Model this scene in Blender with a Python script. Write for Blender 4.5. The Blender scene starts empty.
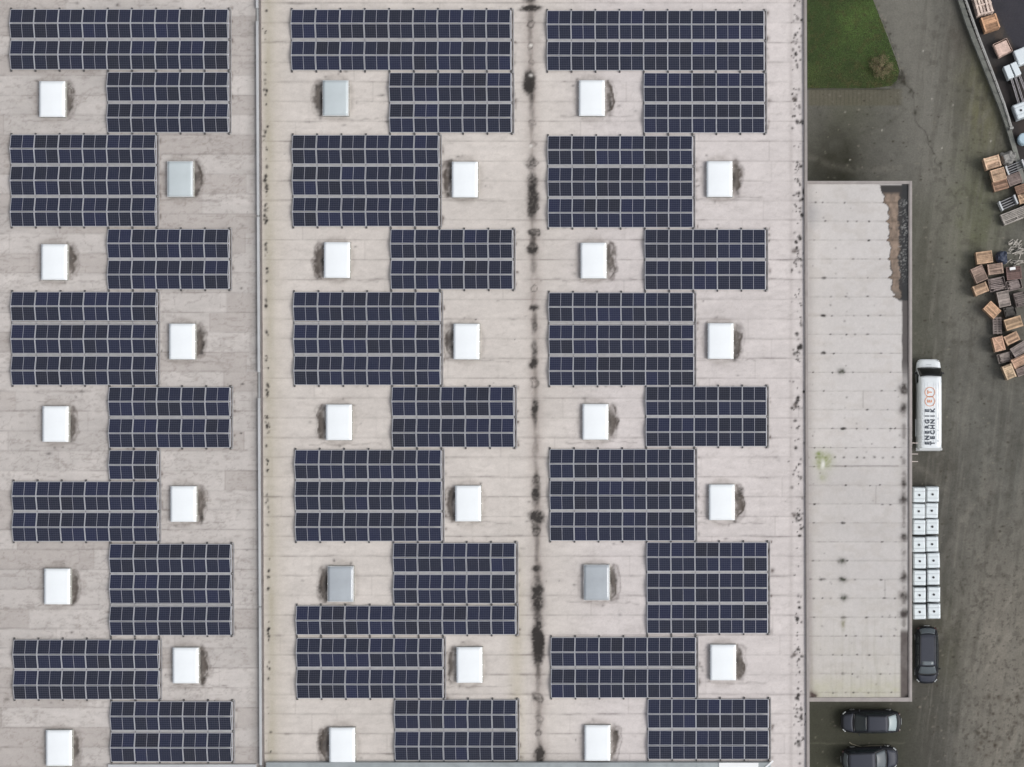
import bpy, bmesh, math, random
import numpy as np
from mathutils import Vector, Matrix

random.seed(7)
RNG = np.random.default_rng(11)
SC = bpy.context.scene
COL = SC.collection
H, F = 115.0, 1490.0          # drone height (m), focal length (pixels)
XN, YN = 785.0, 400.0         # the point straight below the drone
ZR, ZA = 7.0, 5.5             # roof heights: main hall, annex


def P(px, py, z=0.0):
    """surveyed position: a spot of the site at height z"""
    return Vector(((px - XN) * (H - z) / F, (YN - py) * (H - z) / F, z))


def M(n, z=0.0):
    return n * (H - z) / F


# ------------------------------------------------------------------ materials
MATS = {}


def mat(name, col, rough=0.7, metal=0.0, spec=0.5, var=0.0, vscale=3.0, bump=0.0, bscale=20.0, rnd=0.0, coat=0.0, detail=6.0):
    if name in MATS:
        return MATS[name]
    m = bpy.data.materials.new(name)
    m.use_nodes = True
    nt = m.node_tree
    b = nt.nodes['Principled BSDF']
    b.inputs['Roughness'].default_value = rough
    b.inputs['Metallic'].default_value = metal
    b.inputs['Specular IOR Level'].default_value = spec
    b.inputs['Coat Weight'].default_value = coat
    b.inputs['Coat Roughness'].default_value = 0.08
    tc = nt.nodes.new('ShaderNodeTexCoord')
    n = nt.nodes.new('ShaderNodeTexNoise')
    n.inputs['Scale'].default_value = vscale
    n.inputs['Detail'].default_value = detail
    n.inputs['Roughness'].default_value = 0.65
    nt.links.new(tc.outputs['Object'], n.inputs['Vector'])
    mr = nt.nodes.new('ShaderNodeMapRange')
    mr.inputs['From Min'].default_value = 0.25
    mr.inputs['From Max'].default_value = 0.75
    mr.inputs['To Min'].default_value = 1 - var
    mr.inputs['To Max'].default_value = 1 + var
    nt.links.new(n.outputs['Fac'], mr.inputs['Value'])
    mul = nt.nodes.new('ShaderNodeVectorMath')
    mul.operation = 'SCALE'
    mul.inputs[0].default_value = col[:3]
    last = mr.outputs['Result']
    if rnd:
        oi = nt.nodes.new('ShaderNodeObjectInfo')
        r2 = nt.nodes.new('ShaderNodeMapRange')
        r2.inputs['To Min'].default_value = 1 - rnd
        r2.inputs['To Max'].default_value = 1 + rnd
        nt.links.new(oi.outputs['Random'], r2.inputs['Value'])
        mm = nt.nodes.new('ShaderNodeMath')
        mm.operation = 'MULTIPLY'
        nt.links.new(last, mm.inputs[0])
        nt.links.new(r2.outputs['Result'], mm.inputs[1])
        last = mm.outputs[0]
    nt.links.new(last, mul.inputs['Scale'])
    nt.links.new(mul.outputs['Vector'], b.inputs['Base Color'])
    if bump:
        n2 = nt.nodes.new('ShaderNodeTexNoise')
        n2.inputs['Scale'].default_value = bscale
        n2.inputs['Detail'].default_value = 4
        nt.links.new(tc.outputs['Object'], n2.inputs['Vector'])
        bp = nt.nodes.new('ShaderNodeBump')
        bp.inputs['Strength'].default_value = bump
        bp.inputs['Distance'].default_value = 0.02
        nt.links.new(n2.outputs['Fac'], bp.inputs['Height'])
        nt.links.new(bp.outputs['Normal'], b.inputs['Normal'])
    MATS[name] = m
    return m


def wear_mat(name, rough=0.85, fine=0.10, fscale=3.0, grain=0.10, gscale=14.0, bump=0.3, bscale=25, spec=0.3, stretch=(1, 1, 1)):
    """weathered surface: the wear map stored on the mesh (membrane sheets, stains, moss, painted yard shade) broken up by noise"""
    m = bpy.data.materials.new(name)
    m.use_nodes = True
    nt = m.node_tree
    b = nt.nodes['Principled BSDF']
    b.inputs['Roughness'].default_value = rough
    b.inputs['Specular IOR Level'].default_value = spec
    at = nt.nodes.new('ShaderNodeAttribute')
    at.attribute_name = 'wear'
    tc = nt.nodes.new('ShaderNodeTexCoord')
    mp = nt.nodes.new('ShaderNodeMapping')
    mp.inputs['Scale'].default_value = stretch
    nt.links.new(tc.outputs['Object'], mp.inputs['Vector'])
    out = None
    for sc, amp in ((fscale, fine), (gscale, grain)):
        n = nt.nodes.new('ShaderNodeTexNoise')
        n.inputs['Scale'].default_value = sc
        n.inputs['Detail'].default_value = 5
        n.inputs['Roughness'].default_value = 0.7
        nt.links.new(mp.outputs['Vector'], n.inputs['Vector'])
        mr = nt.nodes.new('ShaderNodeMapRange')
        mr.inputs['From Min'].default_value = 0.3
        mr.inputs['From Max'].default_value = 0.7
        mr.inputs['To Min'].default_value = 1 - amp
        mr.inputs['To Max'].default_value = 1 + amp
        nt.links.new(n.outputs['Fac'], mr.inputs['Value'])
        if out is None:
            out = mr.outputs['Result']
        else:
            mm = nt.nodes.new('ShaderNodeMath')
            mm.operation = 'MULTIPLY'
            nt.links.new(out, mm.inputs[0])
            nt.links.new(mr.outputs['Result'], mm.inputs[1])
            out = mm.outputs[0]
    mul = nt.nodes.new('ShaderNodeVectorMath')
    mul.operation = 'SCALE'
    nt.links.new(at.outputs['Color'], mul.inputs[0])
    nt.links.new(out, mul.inputs['Scale'])
    nt.links.new(mul.outputs['Vector'], b.inputs['Base Color'])
    n2 = nt.nodes.new('ShaderNodeTexNoise')
    n2.inputs['Scale'].default_value = bscale
    n2.inputs['Detail'].default_value = 4
    nt.links.new(tc.outputs['Object'], n2.inputs['Vector'])
    bp = nt.nodes.new('ShaderNodeBump')
    bp.inputs['Strength'].default_value = bump
    bp.inputs['Distance'].default_value = 0.02
    nt.links.new(n2.outputs['Fac'], bp.inputs['Height'])
    nt.links.new(bp.outputs['Normal'], b.inputs['Normal'])
    return m


def cell_mat():
    """monocrystalline cells behind anti-reflective glass; every half module has its own tint"""
    m = bpy.data.materials.new('solar_cells')
    m.use_nodes = True
    nt = m.node_tree
    L = nt.links
    b = nt.nodes['Principled BSDF']
    b.inputs['Roughness'].default_value = 0.15
    b.inputs['Specular IOR Level'].default_value = 0.22
    tc = nt.nodes.new('ShaderNodeTexCoord')
    sp = nt.nodes.new('ShaderNodeSeparateXYZ')
    L.new(tc.outputs['Object'], sp.inputs[0])

    def math_(op, a, b_=None, c=None):
        n = nt.nodes.new('ShaderNodeMath')
        n.operation = op
        for i, v in enumerate((a, b_, c)):
            if v is None:
                continue
            if isinstance(v, (int, float)):
                n.inputs[i].default_value = v
            else:
                L.new(v, n.inputs[i])
        return n.outputs[0]
    oi = nt.nodes.new('ShaderNodeObjectInfo')
    side = math_('GREATER_THAN', sp.outputs['X'], 0.0)
    seed = math_('ADD', math_('MULTIPLY', oi.outputs['Random'], 91.7), math_('MULTIPLY', side, 0.37))
    wn = nt.nodes.new('ShaderNodeTexWhiteNoise')
    wn.noise_dimensions = '1D'
    L.new(seed, wn.inputs['W'])
    half = nt.nodes.new('ShaderNodeTexWhiteNoise')
    half.noise_dimensions = '1D'
    L.new(oi.outputs['Random'], half.inputs['W'])
    mixv = math_('ADD', math_('MULTIPLY', wn.outputs['Value'], 0.4), math_('MULTIPLY', half.outputs['Value'], 0.6))
    loc = nt.nodes.new('ShaderNodeSeparateXYZ')
    L.new(oi.outputs['Location'], loc.inputs[0])
    # modules of the eastern field come from a bluer batch
    blu = nt.nodes.new('ShaderNodeMapRange')
    blu.inputs['From Min'].default_value = -40
    blu.inputs['From Max'].default_value = 20
    L.new(loc.outputs['X'], blu.inputs['Value'])
    ramp = nt.nodes.new('ShaderNodeValToRGB')
    e = ramp.color_ramp.elements
    e[0].position = 0.1
    e[0].color = (0.0130, 0.0150, 0.026, 1)
    e[1].position = 0.92
    e[1].color = (0.0135, 0.0175, 0.046, 1)
    x = e.new(0.5)
    x.color = (0.0125, 0.0160, 0.034, 1)
    L.new(mixv, ramp.inputs['Fac'])
    # busbar / cell gaps
    fx = math_('FRACT', math_('MULTIPLY', sp.outputs['X'], 1 / 0.1655))
    fy = math_('FRACT', math_('MULTIPLY', math_('ADD', sp.outputs['Y'], 0.003), 1 / 0.157))
    gx = math_('LESS_THAN', fx, 0.045)
    gy = math_('LESS_THAN', fy, 0.085)
    g = math_('MAXIMUM', gx, gy)
    mix = nt.nodes.new('ShaderNodeMix')
    mix.data_type = 'RGBA'
    L.new(math_('MULTIPLY', g, 0.5), mix.inputs[0])
    L.new(ramp.outputs['Color'], mix.inputs[6])
    mix.inputs[7].default_value = (0.16, 0.17, 0.21, 1)
    nz = nt.nodes.new('ShaderNodeTexNoise')
    nz.inputs['Scale'].default_value = 2.5
    nz.inputs['Detail'].default_value = 4
    L.new(tc.outputs['Object'], nz.inputs['Vector'])
    dust = nt.nodes.new('ShaderNodeMix')
    dust.data_type = 'RGBA'
    L.new(math_('MULTIPLY', nz.outputs['Fac'], 0.05), dust.inputs[0])
    L.new(mix.outputs[2], dust.inputs[6])
    dust.inputs[7].default_value = (0.25, 0.24, 0.22, 1)
    L.new(dust.outputs[2], b.inputs['Base Color'])
    return m


# ------------------------------------------------------------------ mesh helpers
def link(name, me, parent=None):
    o = bpy.data.objects.new(name, me)
    COL.objects.link(o)
    if parent:
        o.parent = parent
    return o


def obj(name, bm, m, parent=None, smooth=False):
    me = bpy.data.meshes.new(name)
    bmesh.ops.recalc_face_normals(bm, faces=bm.faces[:])
    bm.to_mesh(me)
    bm.free()
    for x in (m if isinstance(m, (list, tuple)) else [m]):
        me.materials.append(x)
    if smooth:
        for p in me.polygons:
            p.use_smooth = True
    return link(name, me, parent)


def thing(name, label, cat, loc=(0, 0, 0), rz=0, group=None):
    o = bpy.data.objects.new(name, None)
    COL.objects.link(o)
    o.empty_display_size = 0.3
    o.location = loc
    o.rotation_euler = (0, 0, rz)
    tag(o, label, cat, group)
    return o


def tag(o, label, cat, group=None):
    o['label'] = label
    o['category'] = cat
    if group:
        o['group'] = group
    return o


def box(bm, c, s, rz=0, rx=0, ry=0, mi=0, bev=0.0):
    """box with centre c and full size s"""
    r = bmesh.ops.create_cube(bm, size=1)
    vs = r['verts']
    for v in vs:
        v.co = Vector((v.co.x * s[0], v.co.y * s[1], v.co.z * s[2]))
    fs = set(f for v in vs for f in v.link_faces)
    if bev:
        es = set(e for v in vs for e in v.link_edges)
        rr = bmesh.ops.bevel(bm, geom=list(es), offset=bev, segments=2, profile=0.5, affect='EDGES')
        vs = list(set(v for f in rr['faces'] for v in f.verts) | set(v for v in vs if v.is_valid))
        fs = set(f for v in vs for f in v.link_faces)
    m = Matrix.Translation(c) @ Matrix.Rotation(rz, 4, 'Z') @ Matrix.Rotation(rx, 4, 'X') @ Matrix.Rotation(ry, 4, 'Y')
    for v in vs:
        v.co = m @ v.co
    for f in fs:
        f.material_index = mi
    return vs


def cyl(bm, c, r, h, axis='Z', seg=20, r2=None):
    rr = bmesh.ops.create_cone(bm, cap_ends=True, segments=seg, radius1=r, radius2=r if r2 is None else r2, depth=h)
    m = Matrix.Identity(4)
    if axis == 'Y':
        m = Matrix.Rotation(math.pi / 2, 4, 'X')
    if axis == 'X':
        m = Matrix.Rotation(math.pi / 2, 4, 'Y')
    m = Matrix.Translation(c) @ m
    for v in rr['verts']:
        v.co = m @ v.co
    return rr['verts']


def bar(bm, a, b, r, seg=8):
    a = Vector(a)
    b = Vector(b)
    d = b - a
    rr = bmesh.ops.create_cone(bm, cap_ends=True, segments=seg, radius1=r, radius2=r, depth=d.length)
    m = Matrix.Translation((a + b) / 2) @ d.to_track_quat('Z', 'Y').to_matrix().to_4x4()
    for v in rr['verts']:
        v.co = m @ v.co


def patch(bm, c00, c10, c11, c01, n=6, bulge=0.0, thick=0.006, up=None):
    """curved pane through four corners, with a thickness"""
    c00, c10, c11, c01 = map(Vector, (c00, c10, c11, c01))
    nrm = (c10 - c00).cross(c01 - c00).normalized()
    if up is not None and nrm.dot(Vector(up)) < 0:
        nrm = -nrm
    g = []
    for j in range(n + 1):
        row = []
        for i in range(n + 1):
            u, v = i / n, j / n
            p = c00 * (1 - u) * (1 - v) + c10 * u * (1 - v) + c11 * u * v + c01 * (1 - u) * v
            p += nrm * bulge * (1 - (2 * u - 1) ** 2) * (1 - 0.5 * (2 * v - 1) ** 2)
            row.append(p)
        g.append(row)
    top = [[bm.verts.new(p + nrm * thick) for p in row] for row in g]
    bot = [[bm.verts.new(p - nrm * 0.02) for p in row] for row in g]
    for j in range(n):
        for i in range(n):
            bm.faces.new((top[j][i], top[j][i + 1], top[j + 1][i + 1], top[j + 1][i]))
            bm.faces.new((bot[j][i], bot[j + 1][i], bot[j + 1][i + 1], bot[j][i + 1]))
    rim = [(0, i) for i in range(n)] + [(j, n) for j in range(n)] + [(n, i) for i in range(n, 0, -1)] + [(j, 0) for j in range(n, 0, -1)]
    for k in range(len(rim)):
        a = rim[k]
        b = rim[(k + 1) % len(rim)]
        bm.faces.new((top[a[0]][a[1]], bot[a[0]][a[1]], bot[b[0]][b[1]], top[b[0]][b[1]]))


def loft(bm, rings):
    """skin a list of closed rings (equal point counts) and cap both ends"""
    rv = [[bm.verts.new(p) for p in r] for r in rings]
    n = len(rv[0])
    for a, b in zip(rv, rv[1:]):
        for i in range(n):
            bm.faces.new((a[i], a[(i + 1) % n], b[(i + 1) % n], b[i]))
    bm.faces.new(rv[0][::-1])
    bm.faces.new(rv[-1])


def strip(bm, pts, w, z0, z1):
    """a wall of width w following pts, its underside at z0 and top at z1"""
    L_, R_ = [], []
    for i, p in enumerate(pts):
        p = Vector((p[0], p[1], 0))
        a = Vector(pts[max(i - 1, 0)]).to_2d()
        b = Vector(pts[min(i + 1, len(pts) - 1)]).to_2d()
        d = (b - a).normalized()
        nn = Vector((-d.y, d.x, 0)) * w / 2
        L_.append(p + nn)
        R_.append(p - nn)
    rings = []
    for l, r in zip(L_, R_):
        rings.append([(l.x, l.y, z0), (l.x, l.y, z1), (r.x, r.y, z1), (r.x, r.y, z0)])
    loft(bm, rings)


# ------------------------------------------------------------------ numpy wear maps
def vnoise(x, y, seed=0):
    xi = np.floor(x).astype(np.int64)
    yi = np.floor(y).astype(np.int64)
    fx = x - xi
    fy = y - yi
    fx = fx * fx * (3 - 2 * fx)
    fy = fy * fy * (3 - 2 * fy)

    def h(a, b):
        n = (a * 374761393 + b * 668265263 + seed * 1442695041) & 0xffffffff
        n = ((n ^ (n >> 13)) * 1274126177) & 0xffffffff
        n = n ^ (n >> 16)
        return (n & 0xffff) / 65535.0
    return (h(xi, yi) * (1 - fx) * (1 - fy) + h(xi + 1, yi) * fx * (1 - fy) + h(xi, yi + 1) * (1 - fx) * fy + h(xi + 1, yi + 1) * fx * fy)


def fbm(x, y, seed=0, o=4):
    s, a, t = 0, 1.0, 0
    for k in range(o):
        s = s + a * vnoise(x * 2 ** k, y * 2 ** k, seed + k * 17)
        t += a
        a *= 0.55
    return s / t


def rnd1(i, seed=0):
    return vnoise(np.asarray(i, dtype=float) * 1.0 + 0.0, np.zeros_like(np.asarray(i, dtype=float)) + seed * 3.0, seed)


def sstep(a, b, x):
    t = np.clip((x - a) / (b - a), 0, 1)
    return t * t * (3 - 2 * t)


def srgb(*c):
    return np.array([(v / 255 / 12.92 if v / 255 <= 0.04045 else ((v / 255 + 0.055) / 1.055) ** 2.4) for v in c])


K = 1.30      # daylight on a flat surface: albedo = linear picture value / K


def alb(*c):
    return srgb(*c) / K


class Canvas:
    def __init__(self, xs, ys, z):
        self.X, self.Y = np.meshgrid(xs, ys)
        self.px = self.X * F / (H - z) + XN
        self.py = YN - self.Y * F / (H - z)
        self.c = np.zeros(self.X.shape + (3,))
        self.wx = self.px + 5 * (fbm(self.px / 9, self.py / 9, 5) - .5)
        self.wy = self.py + 5 * (fbm(self.px / 9, self.py / 9, 9) - .5)

    def fill(self, col):
        self.c[:] = col

    def mul(self, f):
        self.c *= f[..., None]

    def mix(self, m, col):
        self.c = self.c * (1 - m[..., None]) + np.asarray(col) * m[..., None]

    def sub(self, x0, x1, y0, y1):
        m = (self.px[0] > x0) & (self.px[0] < x1)
        n = (self.py[:, 0] > y0) & (self.py[:, 0] < y1)
        i = np.where(m)[0]
        j = np.where(n)[0]
        if len(i) == 0 or len(j) == 0:
            return None
        return slice(j[0], j[-1] + 1), slice(i[0], i[-1] + 1)

    def blob(self, x, y, rx, ry, k, col, warp=1.0, p=2.0, ring=None, rot=0.0):
        R = max(rx, ry) * 2.2 + 4
        s = self.sub(x - R, x + R, y - R, y + R)
        if s is None:
            return
        ax = self.px[s] * (1 - warp) + self.wx[s] * warp - x
        ay = self.py[s] * (1 - warp) + self.wy[s] * warp - y
        if rot:
            c_, s_ = math.cos(rot), math.sin(rot)
            ax, ay = ax * c_ + ay * s_, -ax * s_ + ay * c_
        d = np.sqrt((ax / rx) ** 2 + (ay / ry) ** 2)
        if ring:
            m = np.exp(-((d - 1) / ring) ** 2)
        else:
            m = np.exp(-d ** p * 0.9)
        m = m * k * 1.3 * (0.6 + 0.8 * vnoise(self.px[s] / 1.7, self.py[s] / 1.7, 3))
        m = np.clip(m, 0, .96)[..., None]
        self.c[s] = self.c[s] * (1 - m) + np.asarray(col) * m

    def line(self, pts, w, k, col, wob=1.5, brk=0.0):
        for (x0, y0), (x1, y1) in zip(pts, pts[1:]):
            s = self.sub(min(x0, x1) - 8 - w, max(x0, x1) + 8 + w, min(y0, y1) - 8 - w, max(y0, y1) + 8 + w)
            if s is None:
                continue
            X = self.px[s] + wob * (vnoise(self.px[s] / 6, self.py[s] / 6, 41) - .5) * 2
            Y = self.py[s] + wob * (vnoise(self.px[s] / 6, self.py[s] / 6, 43) - .5) * 2
            dx, dy = x1 - x0, y1 - y0
            L2 = dx * dx + dy * dy
            t = np.clip(((X - x0) * dx + (Y - y0) * dy) / L2, 0, 1)
            d = np.hypot(X - x0 - t * dx, Y - y0 - t * dy)
            m = k * np.exp(-(d / w) ** 2)
            if brk:
                m = m * np.clip(1 - brk + brk * 2.2 * vnoise(self.px[s] / 4, self.py[s] / 4, 77), 0, 1.3)
            m = np.clip(m, 0, 1)[..., None]
            self.c[s] = self.c[s] * (1 - m) + np.asarray(col) * m

    def mesh(self, name, z, m, parent=None, zoff=None):
        ny, nx = self.X.shape
        Z = np.full(self.X.shape, z) if zoff is None else zoff + z
        co = np.stack([self.X, self.Y, Z], -1).reshape(-1, 3).astype(np.float32)
        me = bpy.data.meshes.new(name)
        me.vertices.add(nx * ny)
        me.vertices.foreach_set('co', co.ravel())
        idx = np.arange(nx * ny).reshape(ny, nx)
        q = np.stack([idx[:-1, :-1], idx[:-1, 1:], idx[1:, 1:], idx[1:, :-1]], -1).reshape(-1, 4)
        if self.Y[1, 0] < self.Y[0, 0]:
            q = q[:, ::-1]
        nf = len(q)
        me.loops.add(nf * 4)
        me.loops.foreach_set('vertex_index', np.ascontiguousarray(q).ravel().astype(np.int32))
        me.polygons.add(nf)
        me.polygons.foreach_set('loop_start', (np.arange(nf) * 4).astype(np.int32))
        me.update(calc_edges=True)
        a = me.attributes.new('wear', 'FLOAT_COLOR', 'POINT')
        rgba = np.ones((nx * ny, 4), dtype=np.float32)
        rgba[:, :3] = np.clip(self.c.reshape(-1, 3), 0.004, 0.9)
        a.data.foreach_set('color', rgba.ravel())
        me.materials.append(m)
        return link(name, me, parent)


DIRT = alb(52, 48, 46)
MOSSY = alb(120, 118, 92)

# ------------------------------------------------------------------ common materials
M_alu = mat('aluminium', (0.47, 0.48, 0.52), rough=0.42, metal=0.1, var=0.06)
M_alu_dull = mat('dull_aluminium', (0.36, 0.355, 0.36), rough=0.55, metal=0.2, var=0.15)
M_foot = mat('rubber_foot', (0.085, 0.083, 0.082), rough=0.8, var=0.2)
M_back = mat('backsheet', (0.33, 0.335, 0.38), rough=0.4)
M_cell = cell_mat()
M_wall = mat('hall_wall_panel', (0.42, 0.42, 0.40), rough=0.6, var=0.08, vscale=0.8)
M_trim = mat('zinc_trim', (0.30, 0.275, 0.265), rough=0.5, metal=0.15, var=0.15, vscale=1.5)
M_trimdark = mat('trim_joint', (0.15, 0.135, 0.13), rough=0.7, var=0.25, vscale=2)
M_gut = mat('grey_sheet_metal', (0.33, 0.36, 0.37), rough=0.45, metal=0.3, var=0.18, vscale=0.9)
M_white = mat('white_coated_metal', (0.74, 0.75, 0.76), rough=0.4, var=0.04)
M_opal = mat('opal_acrylic', (0.76, 0.795, 0.82), rough=0.25, var=0.03, vscale=1.0)
M_greypane = mat('aged_glazing', (0.36, 0.39, 0.42), rough=0.18, var=0.10, vscale=0.7)
M_bluepane = mat('hazy_glazing', (0.46, 0.51, 0.53), rough=0.2, var=0.06, vscale=0.7)
M_curb = mat('kerb_membrane', (0.26, 0.26, 0.24), rough=0.8, var=0.25, vscale=3)

# ------------------------------------------------------------------ solar arrays
FIELDS = {
    'left': dict(x0=10.2, sl=3.2 / 690, bend=[(10, 0), (200, -.5), (300, -.5), (390, -.15), (500, 0), (740, .3)], pitch=24.2,
                 y=[9.5, 40.9, 72.5, 103.9, 135, 166.6, 197.9, 229.5, 260.7, 292.3, 325, 356.6, 387.6, 419.2, 450.9, 482, 513, 544.5, 575, 607, 640.3, 671, 702, 733.4]),
    'middle': dict(x0=291.0, sl=5.8 / 690, pitch=24.4,
                   y=[9.8, 41.6, 73, 104, 135.4, 166.6, 197.9, 229.8, 260.7, 292.5, 325, 356.6, 387.4, 418.8, 450.4, 481.8, 512.9, 543.5, 575, 606.3, 638.7, 670, 700.4, 732.1]),
    'right': dict(x0=546.9, sl=4.3 / 690, pitch=24.12,
                  y=[10.8, 41.9, 73.2, 104.3, 136.2, 167.9, 199, 229.8, 261.2, 293, 325.3, 357, 387, 418, 449.7, 481.3, 512.4, 542.9, 573.7, 605, 637.9, 669.5, 699.7, 731]),
}
B_L = [(1, 2, 0, 8), (3, 4, 4, 8), (5, 7, 0, 5), (8, 9, 4, 8), (10, 12, 0, 5), (13, 14, 4, 8), (15, 15, 4, 5), (16, 17, 0, 5), (18, 20, 4, 8), (21, 22, 0, 5), (23, 24, 4, 8)]
B_M = [(1, 2, 0, 8), (3, 4, 4, 8), (5, 7, 0, 5), (8, 9, 4, 8), (10, 12, 0, 5), (13, 14, 4, 8), (15, 17, 0, 5), (18, 19, 4, 8), (20, 20, 0, 8), (21, 22, 0, 5), (23, 24, 4, 8)]
B_R = [(1, 2, 0, 8), (3, 4, 4, 8), (5, 7, 0, 5), (8, 9, 4, 8), (10, 12, 0, 5), (13, 14, 4, 8), (15, 17, 0, 5), (18, 20, 4, 8), (21, 22, 0, 5), (23, 24, 4, 8)]
PL, PW, TILT, RG = 1.720, 1.028, math.radians(10), 0.03
EDGE_Z = 0.13


def panel_mesh():
    bm = bmesh.new()
    fw, fd = 0.027, 0.035
    x, y = PL / 2, PW / 2
    for s in (-1, 1):
        box(bm, (0, s * (y - fw / 2), -fd / 2), (PL, fw, fd), mi=0)
        box(bm, (s * (x - fw / 2), 0, -fd / 2), (fw, PW - 2 * fw, fd), mi=0)
    box(bm, (0, 0, -0.010), (0.030, PW - 2 * fw, 0.0125), mi=2)
    for s in (-1, 1):
        cx = s * (0.015 + (x - fw - 0.015) / 2)
        box(bm, (cx, 0, -0.010), (x - fw - 0.015, PW - 2 * fw, 0.012), mi=1)
    me = bpy.data.meshes.new('solar_panel')
    bmesh.ops.recalc_face_normals(bm, faces=bm.faces[:])
    bm.to_mesh(me)
    bm.free()
    for m in (M_alu, M_cell, M_back):
        me.materials.append(m)
    return me


PANEL = panel_mesh()
bm = bmesh.new()
box(bm, (0, 0, 0.045), (0.11, 0.20, 0.09), bev=0.008)
box(bm, (0, 0, 0.105), (0.05, 0.09, 0.03))
FOOT = bpy.data.meshes.new('foot')
bm.to_mesh(FOOT)
bm.free()
FOOT.materials.append(M_foot)
ORD = ['top', 'second', 'third', 'fourth', 'fifth', 'sixth', 'seventh', 'eighth', 'ninth', 'tenth', 'eleventh']
NUM = {1: 'one', 2: 'two', 3: 'three', 5: 'five', 6: 'six', 9: 'nine', 4: 'four'}
ZP = ZR + 0.2
SP = (H - ZP) / F


def make_array(fname, blk, k, nblk):
    f = FIELDS[fname]
    p0, p1, c0, c1 = blk
    yc = (f['y'][p0 - 1] + f['y'][p1 - 1] + 28) / 2
    xc = f['x0'] + f['sl'] * (yc - 10) + f['pitch'] * (c0 + c1 + 1) / 2
    if 'bend' in f:
        xc += float(np.interp(yc, [q[0] for q in f['bend']], [q[1] for q in f['bend']]))
    org = P(xc, yc, ZP)
    org.z = ZR
    cols = c1 - c0 + 1
    prs = p1 - p0 + 1
    pos = ('topmost' if k == 0 else 'bottommost' if k == nblk - 1 else ORD[k] + ' from top')
    t = thing('solar_array', 'solar array %s modules wide, %s double rows deep, %s in the %s field' % (NUM[cols], NUM[prs], pos, fname),
              'solar array', org, 0, 'solar arrays on the flat hall roof')
    W = f['pitch'] * SP
    half = RG + PW * math.cos(TILT)
    ycs = []
    offs = []
    for p in range(p0, p1 + 1):
        yy = f['y'][p - 1] + 14.0
        cy = (YN - yy) * SP - org.y
        ox = (f['sl'] * (yy - yc)) * SP
        ycs.append(cy)
        offs.append(ox)
        for c in range(c0, c1 + 1):
            cx = ox + (c - (c0 + c1) / 2) * W
            for s in (-1, 1):
                o = bpy.data.objects.new('solar_panel', PANEL)
                COL.objects.link(o)
                o.parent = t
                yo = cy + s * (RG + PW / 2 * math.cos(TILT)) + random.uniform(-.004, .004)
                o.location = (cx + random.uniform(-.004, .004), yo, EDGE_Z + PW / 2 * math.sin(TILT) + 0.03)
                o.rotation_euler = (-s * TILT + random.uniform(-.006, .006), random.uniform(-.003, .003), random.uniform(-.002, .002))
    # base rails beneath each column joint, a rubber foot at every joint of the valleys
    top, bot = ycs[0] + half + 0.015, ycs[-1] - half - 0.015
    for c in range(cols + 1):
        bm = bmesh.new()
        xa, xb = offs[0] + (c - cols / 2) * W, offs[-1] + (c - cols / 2) * W
        a = Vector((xa, top, 0))
        b = Vector((xb, bot, 0))
        d = a - b
        box(bm, (a + b) / 2 + Vector((0, 0, .060)), (0.055, d.length, 0.05), rz=math.atan2(-d.x, d.y))
        for cy, ox in zip(ycs, offs):
            box(bm, (ox + (c - cols / 2) * W, cy, 0.19), (0.05, 0.09, 0.22))
        obj('base_rail', bm, M_alu, t)
    ends = [top + 0.03] + [(a - half + b + half) / 2 for a, b in zip(ycs, ycs[1:])] + [bot - 0.03]
    for j, y in enumerate(ends):
        ox = offs[min(j, len(offs) - 1)]
        for c in range(cols + 1):
            o = bpy.data.objects.new('foot', FOOT)
            COL.objects.link(o)
            o.parent = t
            o.location = (ox + (c - cols / 2) * W, y, 0)
    # light wind deflector lying in each valley
    for a, b in zip(ycs, ycs[1:]):
        bm = bmesh.new()
        box(bm, ((offs[0] + offs[-1]) / 2, (a + b) / 2, 0.118), (cols * W, 0.15, 0.004))
        obj('valley_plate', bm, M_alu_dull, t)
    # ballast rail along the east side
    bm = bmesh.new()
    box(bm, (cols / 2 * W + 0.17 + (offs[0] + offs[-1]) / 2, (top + bot) / 2, 0.05), (0.05, top - bot, 0.06))
    for y in ends:
        box(bm, (cols / 2 * W + 0.10 + (offs[0] + offs[-1]) / 2, y, 0.055), (0.18, 0.06, 0.05))
    obj('edge_rail', bm, M_alu_dull, t)


for fn, bl in (('left', B_L), ('middle', B_M), ('right', B_R)):
    for k, b in enumerate(bl):
        make_array(fn, b, k, len(bl))

# ------------------------------------------------------------------ main hall
SKY = [(52, 99, 'w'), (180, 179, 'b'), (54, 262, 'w'), (182, 341.5, 'w'), (55.3, 424, 'w'), (183.3, 504, 'w'), (57, 586.5, 'w'), (185.5, 665.5, 'w'), (58.7, 748, 'w'),
       (335.5, 98, 'b'), (464.7, 179.5, 'w'), (336.8, 260, 'w'), (466.4, 341.5, 'w'), (338.7, 422.3, 'w'), (468, 503.5, 'w'), (340.5, 584, 'g'), (469.3, 665, 'w'), (342, 745.5, 'w'),
       (591.7, 98, 'w'), (719.4, 179, 'w'), (593.4, 260.5, 'w'), (720.5, 341, 'w'), (595.3, 421.8, 'w'), (721.7, 502.3, 'w'), (596.6, 582.5, 'g'), (723, 662.5, 'w'), (597.3, 743, 'w')]
xs = np.arange(M(-190 - XN, ZR), M(808.4 - XN, ZR), 0.085)
ys = np.arange(M(YN - 900, ZR), M(YN + 140, ZR), 0.085)
cv = Canvas(xs, ys, ZR)
px, py = cv.px, cv.py
lx = 261.0 + (py - 0) * 0.0045          # line of the fire wall
isA = px < lx
base = np.where(isA[..., None], alb(204, 198, 194), alb(214, 207, 201))
right = sstep(540, 620, px)[..., None]
base = base * (1 - right) + alb(217, 210, 208) * right
cv.c[:] = base
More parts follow.
